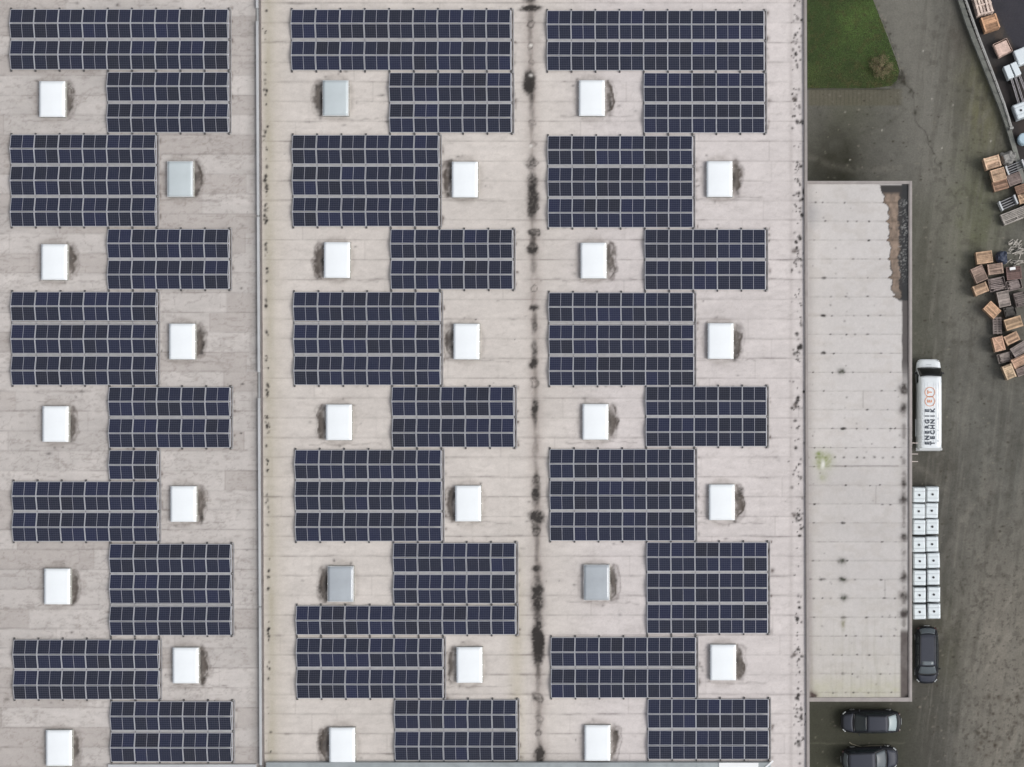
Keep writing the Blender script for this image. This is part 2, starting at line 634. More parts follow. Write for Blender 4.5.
cv.mul(0.91 + 0.18 * fbm(px / 60, py / 40, 1))
cv.mul(0.91 + 0.18 * fbm(px / 14, py / 4.5, 2))
cv.mul(0.95 + 0.10 * fbm(px / 4, py / 3, 4))
# membrane sheets: rows 19.6 px deep laid east-west, butt joints, each sheet its own tone
row = np.floor((py - 3 + np.where(isA, 6.5, 0)) / 19.75)
bay = np.where(isA, 0, np.where(px < 535, 1, 2))
sh = vnoise(row * 7.13, bay * 5.0, 12)
seg = np.floor((px + sh * 210) / 118)
tone = vnoise(row * 3.37 + 0.5, seg * 2.71 + bay * 9.1, 21)
toneA = np.where(isA, 0.88 + 0.16 * tone, 0.968 + 0.05 * tone)
cv.mul(toneA)
# darker, browner old sheets of the left bay
old = np.where(isA & (vnoise(row * 5.1, seg * 3.9, 31) > 0.63), 1.0, 0.0) * (0.35 + .3 * fbm(px / 20, py / 8, 8))
cv.mix(np.clip(old, 0, .5), alb(176, 168, 163))
fy_ = np.abs(((py - 3 + np.where(isA, 6.5, 0)) / 19.75) % 1.0)
fy_ = np.minimum(fy_, 1 - fy_) * 19.75
fy_ = fy_ + 0.8 * (vnoise(px / 25, py / 25, 55) - .5)
seam = np.exp(-(fy_ / 0.65) ** 2) * (0.14 + 0.34 * np.clip(fbm(px / 12, row * 3, 61) * 1.8 - .5, 0, 1))
cv.mix(seam, alb(96, 88, 84))
fx_ = ((px + sh * 210) / 118) % 1.0
fx_ = np.minimum(fx_, 1 - fx_) * 118
cv.mix(np.exp(-(fx_ / 0.55) ** 2) * 0.18, alb(110, 100, 96))
# scuffed streaks and ponding rims
w = fbm(px / 26 + 2 * fbm(px / 50, py / 50, 71), py / 15, 73, 5)
cv.mix(np.exp(-((w - .5) / .014) ** 2) * np.where(isA, 0.30, 0.08), alb(118, 108, 102))
w2 = fbm(px / 45 + 1.5 * fbm(px / 30, py / 30, 75), py / 30, 79, 5)
cv.mix(np.exp(-((w2 - .47) / .010) ** 2) * np.where(isA, .24, .12), alb(110, 100, 94))
cv.mix(sstep(.60, .78, fbm(px / 7, py / 3.0, 90)) * np.where(isA, .34, .10), alb(146, 137, 130))
# yellowish strip beside the fire wall and mossy tint near the bottom of the valley
cv.mix(np.exp(-((px - lx - 7) / 5.5) ** 2) * (0.25 + .45 * fbm(px / 8, py / 30, 91)) * (~isA), alb(168, 162, 138))
cv.mix(np.exp(-((px - lx - 13) / 12) ** 2) * 0.25 * (~isA), alb(190, 180, 160))
cv.mix(np.exp(-((px - 517) / 8) ** 2) * sstep(520, 600, py) * 0.35, alb(186, 176, 146))
cv.mix(np.exp(-((px - lx + 8) / 5) ** 2) * isA * (0.15 + .4 * fbm(px / 10, py / 18, 93)), alb(140, 137, 134))
# faint pinkish grime in the valley
vx = 530.5 + (py) * 0.0125
cv.mix(np.exp(-((px - vx) / 8.0) ** 2) * (0.15 + .42 * fbm(px / 10, py / 22, 95)), alb(146, 131, 124))
cv.mix(np.exp(-((px - vx + 5 * (fbm(px / 40, py / 12, 97) - .5)) / 2.6) ** 2) * np.clip(1.5 * fbm(px / 6, py / 16, 98) - .35, 0, .75), alb(104, 95, 88))
# valley stains: y0, y1, half width, strength, x shift
for y0, y1, hw, k, dx in [(-2, 3, 5.5, .5, 0), (6, 11, 9, .75, 0), (5, 9, 6, .7, 0), (12, 24, 3, .22, 0), (25, 60, 2.5, .15, 0), (72, 92, 5.5, .95, -1), (80, 90, 4, .8, -1), (90, 104, 3.2, .4, 0),
                          (100, 116, 2.5, .2, 0), (118, 130, 2.5, .18, 0), (156, 171, 4.2, .42, -1), (174, 192, 4.5, .62, 0), (183, 215, 4.6, .68, 0), (205, 216, 4, .5, 0), (230, 236, 5, .55, 0), (236, 246, 3.2, .45, 0), (245, 255, 4.8, .7, 0),
                          (257, 275, 3, .22, 0), (306, 311, 3.6, .7, 0), (314, 330, 2.7, .3, 0), (323, 333, 2.8, .3, 0), (340, 354, 2.8, .38, 0), (348, 360, 3, .4, 0), (359, 368, 4, .85, 0),
                          (400, 416, 3.6, .72, 0), (412, 424, 2.5, .4, 0), (425, 470, 2.2, .18, 0), (475, 492, 4, .38, 0), (489, 499, 3.6, .8, 0), (498, 506, 3, .45, 0), (510, 522, 6, .82, 0), (520, 538, 3.8, .45, 0), (540, 565, 2, .22, 0),
                          (566, 573, 4.6, .62, 0), (572, 585, 3.5, .3, 0), (584, 612, 5.8, .68, 0), (586, 594, 4, .5, 1), (603, 611, 4, .5, 0), (612, 622, 3.4, .35, 0), (622, 662, 5.5, .95, 0), (628, 658, 4.8, .9, 0), (662, 690, 2, .24, 0), (696, 702, 5, .35, 0), (704, 745, 2.3, .25, 0), (746, 763, 4.6, .85, 0)]:
    x = 529.7 + (y0 + y1) / 2 * 0.0125 + dx
    cv.blob(x, (y0 + y1) / 2, hw * 1.15, (y1 - y0) / 1.8, k * 1.15, DIRT, warp=1.1, p=3.5)
for y, r, k in [(24.5, 4, .55), (44, 3.6, .45), (63, 3.2, .4), (122, 3.6, .4), (144, 3.4, .35), (163, 4.4, .5), (192, 4.2, .4), (208, 5, .5), (233, 4.8, .6), (247, 5, .5), (288, 3.6, .5), (327, 3, .4), (384, 5, .45), (381, 2.5, .3), (478, 4, .6), (531, 4.5, .5), (664, 4.5, .35), (698.5, 5.5, .55), (733, 4, .45), (718, 4, .3)]:
    cv.blob(529.7 + y * 0.0125 + .6, y, r * .9, r * .85, k * .9, DIRT, warp=1.7, ring=.26)
for y in (45, 75.5, 146):
    cv.blob(531, y, 1.6, 1.3, .9, alb(228, 224, 218), warp=.2)
# washed grime beside each skylight
for i, (x, y, kind) in enumerate(SKY):
    s = -1 if 9 <= i < 18 else 1
    rr = random.Random(i * 3 + 1)
    ex = x + s * 13.5
    kk = rr.uniform(.55, .95)
    cv.blob(ex + s * 3.5, y + rr.uniform(-3, 3), rr.uniform(3.8, 6.2), rr.uniform(12, 17), kk * (1.0 if i % 4 else .45), alb(*((92, 83, 77) if i % 3 else (74, 67, 62))), warp=1.5, p=4)
    for q in range(3):
        cv.blob(ex + s * rr.uniform(1, 6), y + rr.uniform(-15, 16), rr.uniform(1.5, 3.2), rr.uniform(2.5, 6), rr.uniform(.4, .8), DIRT, warp=1.2, p=3)
    if i % 5 in (0, 2, 4):
        cv.blob(ex + s * 2.2, y + rr.uniform(-4, 4), rr.uniform(2, 3.4), rr.uniform(6, 13), rr.uniform(.6, 1.0), DIRT * 1.25, warp=1.2, p=3.5)
    cv.blob(ex + s * 4, y, 6.5, 17, rr.uniform(.15, .4), alb(90, 80, 75), warp=1.3, ring=.13)
    for q in range(3):
        a0 = rr.uniform(-1.2, -.3)
        a1 = rr.uniform(.3, 1.2)
        R_ = rr.uniform(1.0, 1.45)
        pts_ = [(x + s * (10 + R_ * 8 * math.cos(a0 + (a1 - a0) * u / 6)), y + R_ * 15 * math.sin(a0 + (a1 - a0) * u / 6)) for u in range(7)]
        cv.line(pts_, rr.uniform(.7, 1.5), rr.uniform(.35, .75), alb(84, 76, 70), wob=2.5, brk=.8)
    cv.blob(x, y, 17, 22, .25, alb(150, 142, 136), warp=.6, ring=.14)
    for q in range(rr.randint(2, 5)):
        a = rr.uniform(0, 6.28)
        cv.blob(x + 22 * math.cos(a), y + 24 * math.sin(a), rr.uniform(.6, 1.8), rr.uniform(.6, 1.6), rr.uniform(.2, .6), DIRT, warp=.5)
    cv.line([(x - 30, y + 20 + rr.uniform(-2, 2)), (x + 42, y + 20 + rr.uniform(-2, 2))], .8, .28, alb(100, 92, 88), brk=1)
# dark line and scattered debris at the east side of every array
for fn, bl in (('left', B_L), ('middle', B_M), ('right', B_R)):
    f = FIELDS[fn]
    for (p0, p1, c0, c1) in bl:
        y0, y1 = f['y'][p0 - 1] - 1, f['y'][p1 - 1] + 29
        xe = f['x0'] + f['sl'] * y0 + f['pitch'] * (c1 + 1)
        cv.line([(xe + 1.0, y0), (xe + 1.3, y1)], 1.1, .8, alb(84, 76, 74), wob=.4, brk=.6)
        for q in range(int((y1 - y0) / 9)):
            cv.blob(xe + random.uniform(2, 4.5), random.uniform(y0, y1), random.uniform(.7, 1.8), random.uniform(1, 3), random.uniform(.2, .65), alb(80, 66, 62), warp=.8)
# moss lumps along the fire wall and along the east edge
for q in range(150):
    y = random.uniform(-20, 790)
    if random.random() < .45:
        y = random.choice((137, 186, 205, 216, 245, 300, 392, 428, 463, 500, 575, 628)) + random.gauss(0, 5)
    x = 264.7 + y * .0065 + random.gauss(0, .9)
    r = random.uniform(.6, 1.5)
    cv.blob(x, y, r, r * random.uniform(.8, 1.6), random.uniform(.4, .95), DIRT * .8, warp=.3, p=3)
for q in range(330):
    y = random.uniform(-30, 800)
    if random.random() < .5:
        y = random.choice((40, 48, 98, 118, 172, 190, 208, 250, 262, 295, 330, 345, 405, 425, 470, 515, 520, 610, 655, 715, 722, 740, 700)) + random.gauss(0, 6)
    x = 796.6 + y * .003 + random.gauss(0, 2.7)
    r = random.choice((.6, .7, .8, .9, 1.0, 1.3, 1.7))
    cv.blob(x, y, r, r * random.uniform(.8, 1.5), random.uniform(.4, .95), DIRT * random.uniform(.7, 1.2), warp=.3, p=3)
for y in (98, 251, 405, 515, 654):
    cv.blob(794.5, y, 2.6, 2.6, .6, alb(100, 92, 88), warp=.4, p=3)
cv.mix(np.exp(-((px - 791) / 2.0) ** 2) * (.12 + .25 * fbm(px / 5, py / 12, 99)), alb(150, 140, 136))
# stray dark specks everywhere
for q in range(230):
    r = random.uniform(.5, 1.3)
    cv.blob(random.uniform(-10, 790), random.uniform(-5, 765), r * random.uniform(.8, 2.2), r, random.uniform(.15, .6), DIRT, warp=.5)
# drifted grime at the seams
for q in range(120):
    y = 3 + 19.75 * random.randint(0, 38)
    x = random.uniform(266, 790)
    cv.blob(x, y + random.uniform(-.8, .8), random.uniform(2, 14), random.uniform(.6, 1.2), random.uniform(.15, .4), alb(84, 76, 74), warp=.3)
# sheets lift very slightly at their laps
M_roof = wear_mat('roof_membrane', rough=.8, fine=.045, fscale=2.2, grain=.06, gscale=9, bump=.25, bscale=12)
hall = thing('factory_hall', 'large flat roofed factory hall with pale membrane roof, skylights and a grimy valley', 'factory', (0, 0, 0))
zo = 0.02 * np.exp(-(fy_ / 1.2) ** 2) + 0.012 * (fbm(px / 12, py / 9, 33) - .5)
edge_ = (804.9 + (py[:, :1]) * .0036 - XN) * (H - ZR) / F
cv.X = np.minimum(cv.X, edge_)
cv.mesh('roof', ZR, M_roof, hall, zoff=zo)
bm = bmesh.new()
x0, x1 = xs[0], M(806 - XN, ZR) - 0.05
y0, y1 = ys[0], ys[-1]
box(bm, ((x0 + x1) / 2, (y0 + y1) / 2, (ZR - .08) / 2), (x1 - x0, y1 - y0, ZR - .08))
obj('wall', bm, M_wall, hall)
# east verge: membrane upstand, dark joint, pale metal cap
bm = bmesh.new()
a = P(805.0, -140, ZR)
b = P(808.9, 900, ZR)
strip(bm, [(a.x, a.y), (b.x, b.y)], M(2.5, ZR), ZR - .35, ZR + .10)
n = 22
obj('edge_trim', bm, M_trim, hall)
bm = bmesh.new()
a = P(803.2, -140, ZR)
b = P(807.1, 900, ZR)
strip(bm, [(a.x, a.y), (b.x, b.y)], M(.8, ZR), ZR - .02, ZR + .14)
obj('trim_joint', bm, M_trimdark, hall)
# fire wall between the left and the middle bay with a metal cap
bm = bmesh.new()
a = P(259.9, -140, ZR)
b = P(264.4, 900, ZR)
strip(bm, [(a.x, a.y), (b.x, b.y)], M(1.5, ZR), ZR - .02, ZR + .20)
obj('fire_wall', bm, M_trimdark, hall)
bm = bmesh.new()
segs = [(-140, 8), (21, 215), (217, 372), (398, 606), (607.5, 765), (767, 900)]
for s0, s1 in segs:
    a = P(257.0 + s0 * .0048, s0, ZR + .27)
    b = P(257.0 + s1 * .0048, s1, ZR + .27)
    strip(bm, [(a.x, a.y), (b.x, b.y)], M(2.3, ZR), ZR + .10, ZR + .27)
obj('wall_cap', bm, mat('cap_metal', (.46, .47, .48), rough=.45, metal=.15, var=.12, vscale=.6), hall)
bm = bmesh.new()
for s0, s1 in [(-140, 900)]:
    a = P(258.0 + s0 * .0048, s0, ZR + .15)
    b = P(258.0 + s1 * .0048, s1, ZR + .15)
    strip(bm, [(a.x, a.y), (b.x, b.y)], M(2.8, ZR), ZR - .02, ZR + .14)
obj('wall_flashing', bm, mat('flashing', (.36, .37, .37), rough=.6, metal=.1, var=.2, vscale=1), hall)
# south gutter coping of the middle and right bays
bm = bmesh.new()
a, b = P(266, 769, ZR + .35), P(771, 767.5, ZR + .35)
ym = (a.y + b.y) / 2
box(bm, ((a.x + b.x) / 2, ym, ZR + .19), (b.x - a.x, M(11.5, ZR), .34), bev=.02)
for k in range(17):
    x = a.x + (b.x - a.x) * (k + .5) / 17
    box(bm, (x, ym, ZR + .365), (.03, M(11.2, ZR), .012))
obj('gutter_coping', bm, M_gut, hall)
bm = bmesh.new()
a, b = P(719, 764, ZR + .4), P(758.5, 764, ZR + .4)
box(bm, ((a.x + b.x) / 2, a.y - .18, ZR + .40), (b.x - a.x, .55, .04))
obj('coping_sheet', bm, M_white, hall)
bm = bmesh.new()
a = P(768, 764, ZR + .4)
box(bm, (a.x, a.y - .1, ZR + .40), (.12, 1.0, .05), rz=math.radians(-48))
obj('coping_mitre', bm, M_white, hall)
bm = bmesh.new()
a, b = P(108, 766, ZR + .2), P(256, 766, ZR + .2)
box(bm, ((a.x + b.x) / 2, a.y, ZR + .12), (b.x - a.x, .22, .16), bev=.01)
obj('coping_sheet', bm, mat('cap_metal', (.46, .47, .48)), hall)


# skylights
def skylight_meshes():
    w, d = 1.86, 2.58
    bm = bmesh.new()
    rings = []
    for z, k in ((-.02, .10), (.06, .06), (.20, .0)):
        rings.append([(-w / 2 + .06 - k, -d / 2 + .06 - k, z), (w / 2 - .06 + k, -d / 2 + .06 - k, z), (w / 2 - .06 + k, d / 2 - .06 + k, z), (-w / 2 + .06 - k, d / 2 - .06 + k, z)])
    loft(bm, rings)
    bmesh.ops.recalc_face_normals(bm, faces=bm.faces[:])
    curb = bpy.data.meshes.new('curb')
    bm.to_mesh(curb)
    bm.free()
    curb.materials.append(M_curb)
    bm = bmesh.new()
    fw = .07
    for s in (-1, 1):
        box(bm, (s * (w / 2 - fw / 2), 0, .245), (fw, d, .09), bev=.01)
        box(bm, (0, s * (d / 2 - fw / 2), .2445), (w - 2 * fw, fw, .088), bev=.01)
        for y in (-.85, 0, .85):
            box(bm, (s * (w / 2 + .012), y, .22), (.05, .06, .05))
    frame = bpy.data.meshes.new('frame')
    bm.to_mesh(frame)
    bm.free()
    frame.materials.append(M_white)
    panes = {}
    for k, m in (('w', M_opal), ('g', M_greypane), ('b', M_bluepane)):
        ins = .012 if k == 'w' else .035
        bm = bmesh.new()
        patch(bm, (-w / 2 + ins, -d / 2 + ins, .29), (w / 2 - ins, -d / 2 + ins, .29), (w / 2 - ins, d / 2 - ins, .29), (-w / 2 + ins, d / 2 - ins, .29), n=10, bulge=.035, up=(0, 0, 1))
        bmesh.ops.recalc_face_normals(bm, faces=bm.faces[:])
        me = bpy.data.meshes.new('pane')
        bm.to_mesh(me)
        bm.free()
        for p in me.polygons:
            p.use_smooth = True
        me.materials.append(m)
        panes[k] = me
    return curb, frame, panes


CURB, FRAME, PANES = skylight_meshes()
FRAME_G = FRAME.copy()
FRAME_G.materials[0] = mat('weathered_frame', (.52, .53, .54), rough=.5, var=.1)
for i, (x, y, kind) in enumerate(SKY):
    c = link('skylight', CURB, hall)
    fr = FRAME if kind == 'w' else FRAME_G
    p = P(x, y, ZR + .28)
    c.location = (p.x, p.y, ZR)
    c.rotation_euler = (0, 0, random.uniform(-.006, .006))
    if kind == 'g':
        c['label'] = 'skylight with dull blue grey glazing in a white frame'
    if kind == 'b':
        c['label'] = 'skylight with pale hazy blue grey glazing'
    link('frame', fr, c)
    link('pane', PANES[kind], c)

# ------------------------------------------------------------------ annex
xr = M(912.0 - XN, ZA)
xl = M(806 - XN, ZR) + .02
yt, yb = M(YN - 181, ZA), M(YN - 701.5, ZA)
axs = np.arange(xl, xr - .17, .07)
ays = np.arange(yb + .25, yt - .15, .07)
ca = Canvas(axs, ays, ZA)
px, py = ca.px, ca.py
ca.fill(alb(210, 206, 204))
ca.mul(.95 + .10 * fbm(px / 40, py / 30, 201))
row = np.floor((py - 202.5) / 18.85)
ca.mul(.965 + .06 * vnoise(row * 2.7, row * 0 + 3, 7))
tmp = sstep(420, 500, py)[..., None]
ca.c = ca.c * (1 - .06 * tmp)
low = sstep(560, 700, py)
ca.mix(low * .22 * fbm(px / 9, py / 12, 5), alb(196, 192, 160))
ca.mix(np.exp(-((py - 690) / 12) ** 2) * (.10 + .40 * fbm(px / 7, py / 5, 205)), alb(178, 177, 134))
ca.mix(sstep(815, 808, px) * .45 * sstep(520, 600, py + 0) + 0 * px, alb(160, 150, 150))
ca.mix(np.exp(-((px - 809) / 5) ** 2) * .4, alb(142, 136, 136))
ca.mix(np.exp(-(((px - 812) / 8) ** 2 + ((py - 214) / 14) ** 2)) * .4, alb(140, 142, 148))
fy2 = ((py - 202.5) / 18.85) % 1.0
fy2 = np.minimum(fy2, 1 - fy2) * 18.85
ca.mix(np.exp(-(fy2 / .55) ** 2) * (.14 + .42 * np.clip(fbm(px / 4, row * 5, 207) * 2 - .75, 0, 1)), alb(108, 101, 96))
ca.mix(sstep(.5, .75, fbm(px / 12, py / 7, 241)) * .22, alb(184, 176, 168))
ca.mul(.96 + .08 * fbm(px / 3, py / 3, 243))
# rain streaks across the lower sheets
ca.mix(low * .25 * sstep(.5, .8, fbm(px / 2.2, py / 40, 209)), alb(150, 146, 126))
# grime dots where the seams cross the fixing lines
for k in range(0, 28):
    y = 202.5 + 18.85 * k
    for x in (814, 823, 832, 842, 846, 855, 868, 881, 890, 894):
        if random.random() < .36:
            big = (x in (823, 842)) and random.random() < .5
            ca.blob(x + random.gauss(0, 1.2), y, (2.6 if big else 1.1) * random.uniform(.7, 1.3), (1.4 if big else .8), random.uniform(.4, .95), DIRT, warp=.4, p=3)
for x, y in ((842, 561), (843, 579), (844, 598), (842, 371)):
    ca.blob(x, y, 3.4, 2.6, .85, alb(70, 72, 62), warp=.8)
for k in range(11):
    ca.blob(808 + k * 9.4 + random.uniform(-2, 2), 457.5, 1.2, .9, .7, DIRT, warp=.3)
for x in (863,):
    ca.line([(x, 391), (x, 408)], .6, .35, alb(110, 104, 100), wob=.2)
ca.line([(876, 486), (876, 503)], .6, .35, alb(110, 104, 100), wob=.2)
ca.line([(885, 580), (885, 596)], .6, .3, alb(110, 104, 100), wob=.2)
ca.line([(832, 466), (898, 466)], .7, .5, alb(110, 104, 100), wob=.2)
# moss patch
ca.blob(824, 461, 8, 8, .62, alb(150, 158, 108), warp=1.2)
ca.blob(820, 455, 3, 4, .6, alb(128, 142, 84), warp=1.2)
ca.blob(823, 464, 1.6, 4, .9, alb(228, 228, 222), warp=.6)
ca.blob(822, 477, 4, 4, .35, alb(150, 158, 108), warp=1)
ca.blob(844, 624, 2, 5, .45, alb(120, 118, 80), warp=1)
# black bitumen along the east eave, a brown silted puddle, white lichen flecks
edge = 897 + 2.0 * np.sin(py / 3.1) + 4 * (fbm(px / 30, py / 9, 211) - .5) - 8 * sstep(200, 183, py)
puddle = np.interp(py, [181, 185, 200, 205, 250, 290, 298, 303], [879, 879.5, 883.5, 887, 889.3, 891.5, 896, 899]) - 3.2 * np.exp(-(fy2 / 1.3) ** 2) + 5.0 * (fbm(px / 6, py / 4, 231) - .5)
m = sstep(0, 1.2, px - puddle) * sstep(303, 299, py) * sstep(184, 186, py)
ca.mix(m, alb(62, 60, 60))
m2 = sstep(0, 1.3, px - puddle - .8) * sstep(0, 1.8, 896.5 + 7 * fbm(px / 7, py / 6, 213) - px) * sstep(300, 296, py) * sstep(191, 196, py)
ca.mix(m2 * np.clip(.25 + 1.1 * fbm(px / 3, py / 6, 233), 0, 1), alb(158, 139, 124))
ca.mix(m2 * sstep(.55, .75, fbm(px / 4, py / 5, 235)) * .6, alb(104, 92, 82))
ca.mix(m2 * sstep(286, 294, py) * .8, alb(112, 105, 98))
m2b = m2 * np.exp(-(fy2 / .9) ** 2)
ca.mix(m2b * .55, alb(92, 80, 70))
dk = sstep(0, 1.5, px - 900.5 - 1.5 * fbm(px / 9, py / 11, 217)) * sstep(398, 360, py)
ca.mix(dk * .95, np.where((py < 300)[..., None], alb(54, 55, 57), alb(84, 79, 78)))
fl = sstep(.64, .78, vnoise(px / 1.1, py / 1.1, 219)) * sstep(897, 900, px) * sstep(909.5, 907.5, px) * sstep(195, 205, py) * sstep(290, 270, py)
ca.mix(fl * .6 * fbm(px / 5, py / 14, 251) * 1.5, alb(176, 176, 174))
dk2 = np.exp(-((px - 904) / 2.8) ** 2) * sstep(385, 400, py) * (0.22 + .45 * sstep(.4, .7, fbm(px / 8, py / 7, 221)))
ca.mix(dk2, alb(92, 85, 82))
for y, r in ((387, 4), (392, 3.4), (409, 4), (484, 2.6), (500, 3.6), (537, 3), (577, 3.4), (596, 3.8), (613, 3.2), (614, 4)):
    ca.blob(903.5, y, r * 1.0, r, .8, alb(70, 64, 62), warp=1)
dk3 = sstep(0, 2, px - 899.5) * sstep(627, 634, py) * (0.75 + .3 * fbm(px / 5, py / 9, 223))
ca.mix(np.clip(dk3, 0, .95), alb(92, 84, 82))
ca.blob(907, 697, 2.5, 3, .9, alb(50, 46, 44), warp=.6)
ca.blob(813, 694.5, 3.6, 3.0, .9, alb(74, 60, 58), warp=1)
ca.blob(810, 699, 2.6, 1.5, .7, alb(74, 60, 58), warp=1)
for q in range(60):
    r = random.uniform(.5, 1.1)
    ca.blob(random.uniform(808, 900), random.uniform(190, 700), r, r, random.uniform(.15, .5), DIRT, warp=.4)
annex = thing('annex_building', 'low flat roofed annex with pale seamed membrane roof against the east side of the hall', 'building')
ca.mesh('roof', ZA - .02, wear_mat('annex_membrane', rough=.8, fine=.04, fscale=2.5, grain=.05, gscale=9, bump=.2, bscale=12), annex, zoff=.012 * np.exp(-(fy2 / 1.2) ** 2))
bm = bmesh.new()
box(bm, ((xl + xr - .2) / 2, (yt + yb) / 2, (ZA - .1) / 2), (xr - xl - .2, yt - yb - .2, ZA - .1))
obj('wall', bm, M_wall, annex)
bm = bmesh.new()
tw = .20
box(bm, (xr - tw / 2, (yt + yb) / 2, ZA - .08), (tw, yt - yb, .30), bev=.012)
obj('eave_trim', bm, M_trim, annex)
bm = bmesh.new()
box(bm, (xr - tw - .035, (yt + yb) / 2, ZA + .0), (.07, yt - yb - .4, .09))
obj('trim_joint', bm, M_trimdark, annex)
for yy, nm in ((yt - .11, 'verge_trim'), (yb + .15, 'verge_trim')):
    bm = bmesh.new()
    box(bm, ((xl + xr - tw) / 2, yy, ZA - .08), (xr - tw - xl, .22 if yy > 0 else .30, .28), bev=.012)
    obj(nm, bm, M_trim, annex)
# brackets sticking out from the east wall beside the van
bm = bmesh.new()
for y in (443, 454, 461.5):
    p = P(916, y, 4.2)
    box(bm, (p.x - .3, p.y, 4.2), (.9, .06, .06))
obj('wall_bracket', bm, mat('bracket', (.45, .40, .38), rough=.6), annex)

# ------------------------------------------------------------------ ground


def axis(lo, hi, step, far):
    out = [lo]
    d = step
    while out[0] > -far:
        d *= 1.6
        out.insert(0, out[0] - d)
    k = lo
    mid = list(np.arange(lo + step, hi, step))
    tail = [hi]
    d = step
    while tail[-1] < far:
        d *= 1.6
        tail.append(tail[-1] + d)
    return np.array(out + mid + tail)


gx = axis(0.6, 20.5, .08, 900)
gy = axis(-30.5, 32.5, .08, 900)
cg = Canvas(gx, gy, 0)
px, py = cg.px, cg.py
n1 = fbm(px / 55, py / 55, 301)
n2 = fbm(px / 16, py / 16, 303)
n3 = fbm(px / 5, py / 5, 305)
cg.fill(alb(103, 102, 96))
cg.mul(.80 + .36 * n1)
cg.mul(.80 + .36 * n2)
cg.mul(.82 + .34 * n3)
# lane worn pale by lorries, coming from the top and running down the yard
lane = np.exp(-((px - (905 + 0.22 * np.clip(py, -200, 300) + .04 * np.clip(py - 300, 0, 700))) / 34) ** 2)
cg.mix(lane * .8 * sstep(420, 250, py), alb(122, 120, 113))
# mossy greenish film
g1 = np.exp(-((px - 985) / 26) ** 2 - ((py - 90) / 75) ** 2)
g2 = np.exp(-((px - 975) / 30) ** 2 - ((py - 215) / 60) ** 2)
g3 = np.exp(-((px - 855) / 30) ** 2 - ((py - 112) / 26) ** 2)
cg.mix(np.clip(g1 * (.3 + .9 * n2), 0, 1) * .95, alb(108, 106, 78))
cg.mix(np.clip(g2 * (.3 + .9 * n2), 0, 1) * .85, alb(94, 97, 72))
cg.mix(np.clip(g3 * (.2 + .9 * n2), 0, 1) * .5, alb(90, 92, 72))
cg.mix(np.exp(-((px - 835) / 32) ** 2 - ((py - 165) / 45) ** 2) * .95 * (.5 + n2), alb(50, 50, 40))  # shade and grime in the hall-annex corner, both painted into the colour
cg.mix(sstep(965, 915, px) * sstep(170, 215, py) * sstep(480, 420, py) * .55, alb(78, 79, 68))  # soft shade and greenish tint along the annex wall, painted into the paving
cg.mix(sstep(985, 925, px) * sstep(430, 480, py) * .7, alb(72, 70, 65))  # darker paving towards the annex and the tanks
# car park below the annex: darker, mossy green paving
cg.mix(sstep(945, 880, px) * sstep(690, 712, py) * (.55 + .35 * n2), alb(58, 60, 47))
cg.mix(np.exp(-((px - 950) / 22) ** 2 - ((py - 640) / 50) ** 2) * .4 * (.4 + n2), alb(84, 83, 62))
# paler worn corner lower right with drag marks
w = sstep(940, 1000, px) * sstep(470, 640, py)
cg.mix(w * .85, alb(126, 121, 112))
u = (px * .82 + py * .57)
v = (-px * .57 + py * .82)
cg.mix(w * sstep(.52, .75, fbm(u / 5, v / 40, 311)) * .5, alb(142, 137, 127))
cg.mix(sstep(930, 1000, px) * sstep(330, 420, py) * sstep(.54, .78, fbm(px / 6, py / 38, 313)) * .35, alb(118, 115, 108))
cg.mix(sstep(.5, .7, fbm((px + py * .12) / 3.5, py / 60, 331)) * sstep(905, 930, px) * .30, alb(126, 123, 115))
cg.mix(sstep(.5, .7, fbm((px + py * .12) / 4.5, py / 50, 337)) * sstep(905, 930, px) * .30, alb(70, 68, 61))
cg.mix(sstep(.60, .74, fbm(px / 9, py / 9, 315)) * sstep(900, 940, px) * .38, alb(74, 71, 64))
cg.mix(sstep(.62, .72, fbm(px / 3, py / 3, 317)) * sstep(925, 965, px) * sstep(380, 620, py) * .5, alb(66, 62, 56))
# crescents left by turning tyres
for cx, cy, r in ((1050, 560, 95), (1060, 590, 120), (870, 20, 150), (1010, 740, 55), (860, 560, 110)):
    d = np.hypot(px - cx, py - cy)
    cg.mix(np.exp(-((d - r) / 3.5) ** 2) * .22 * sstep(.35, .6, fbm(px / 14, py / 14, 319)), alb(134, 130, 122))
# patches
cg.mix(np.exp(-((px - 978) / 14) ** 2 - ((py - 30) / 20) ** 2) * .5 * (.3 + n3), alb(72, 66, 60))
cg.mix(np.exp(-((px - 958) / 12) ** 2 - ((py - 40) / 28) ** 2) * .6 * (.2 + n3), alb(82, 76, 70))
# paver band under the grass, with joints
pv = sstep(808, 809, px) * sstep(905, 898, px) * sstep(88, 89, py) * sstep(107, 104, py)
cg.mix(pv * .6, alb(96, 92, 76))
j = np.minimum(px % 4.1, 4.1 - px % 4.1)
cg.mix(pv * np.exp(-(j / .5) ** 2) * .35, alb(60, 58, 48))
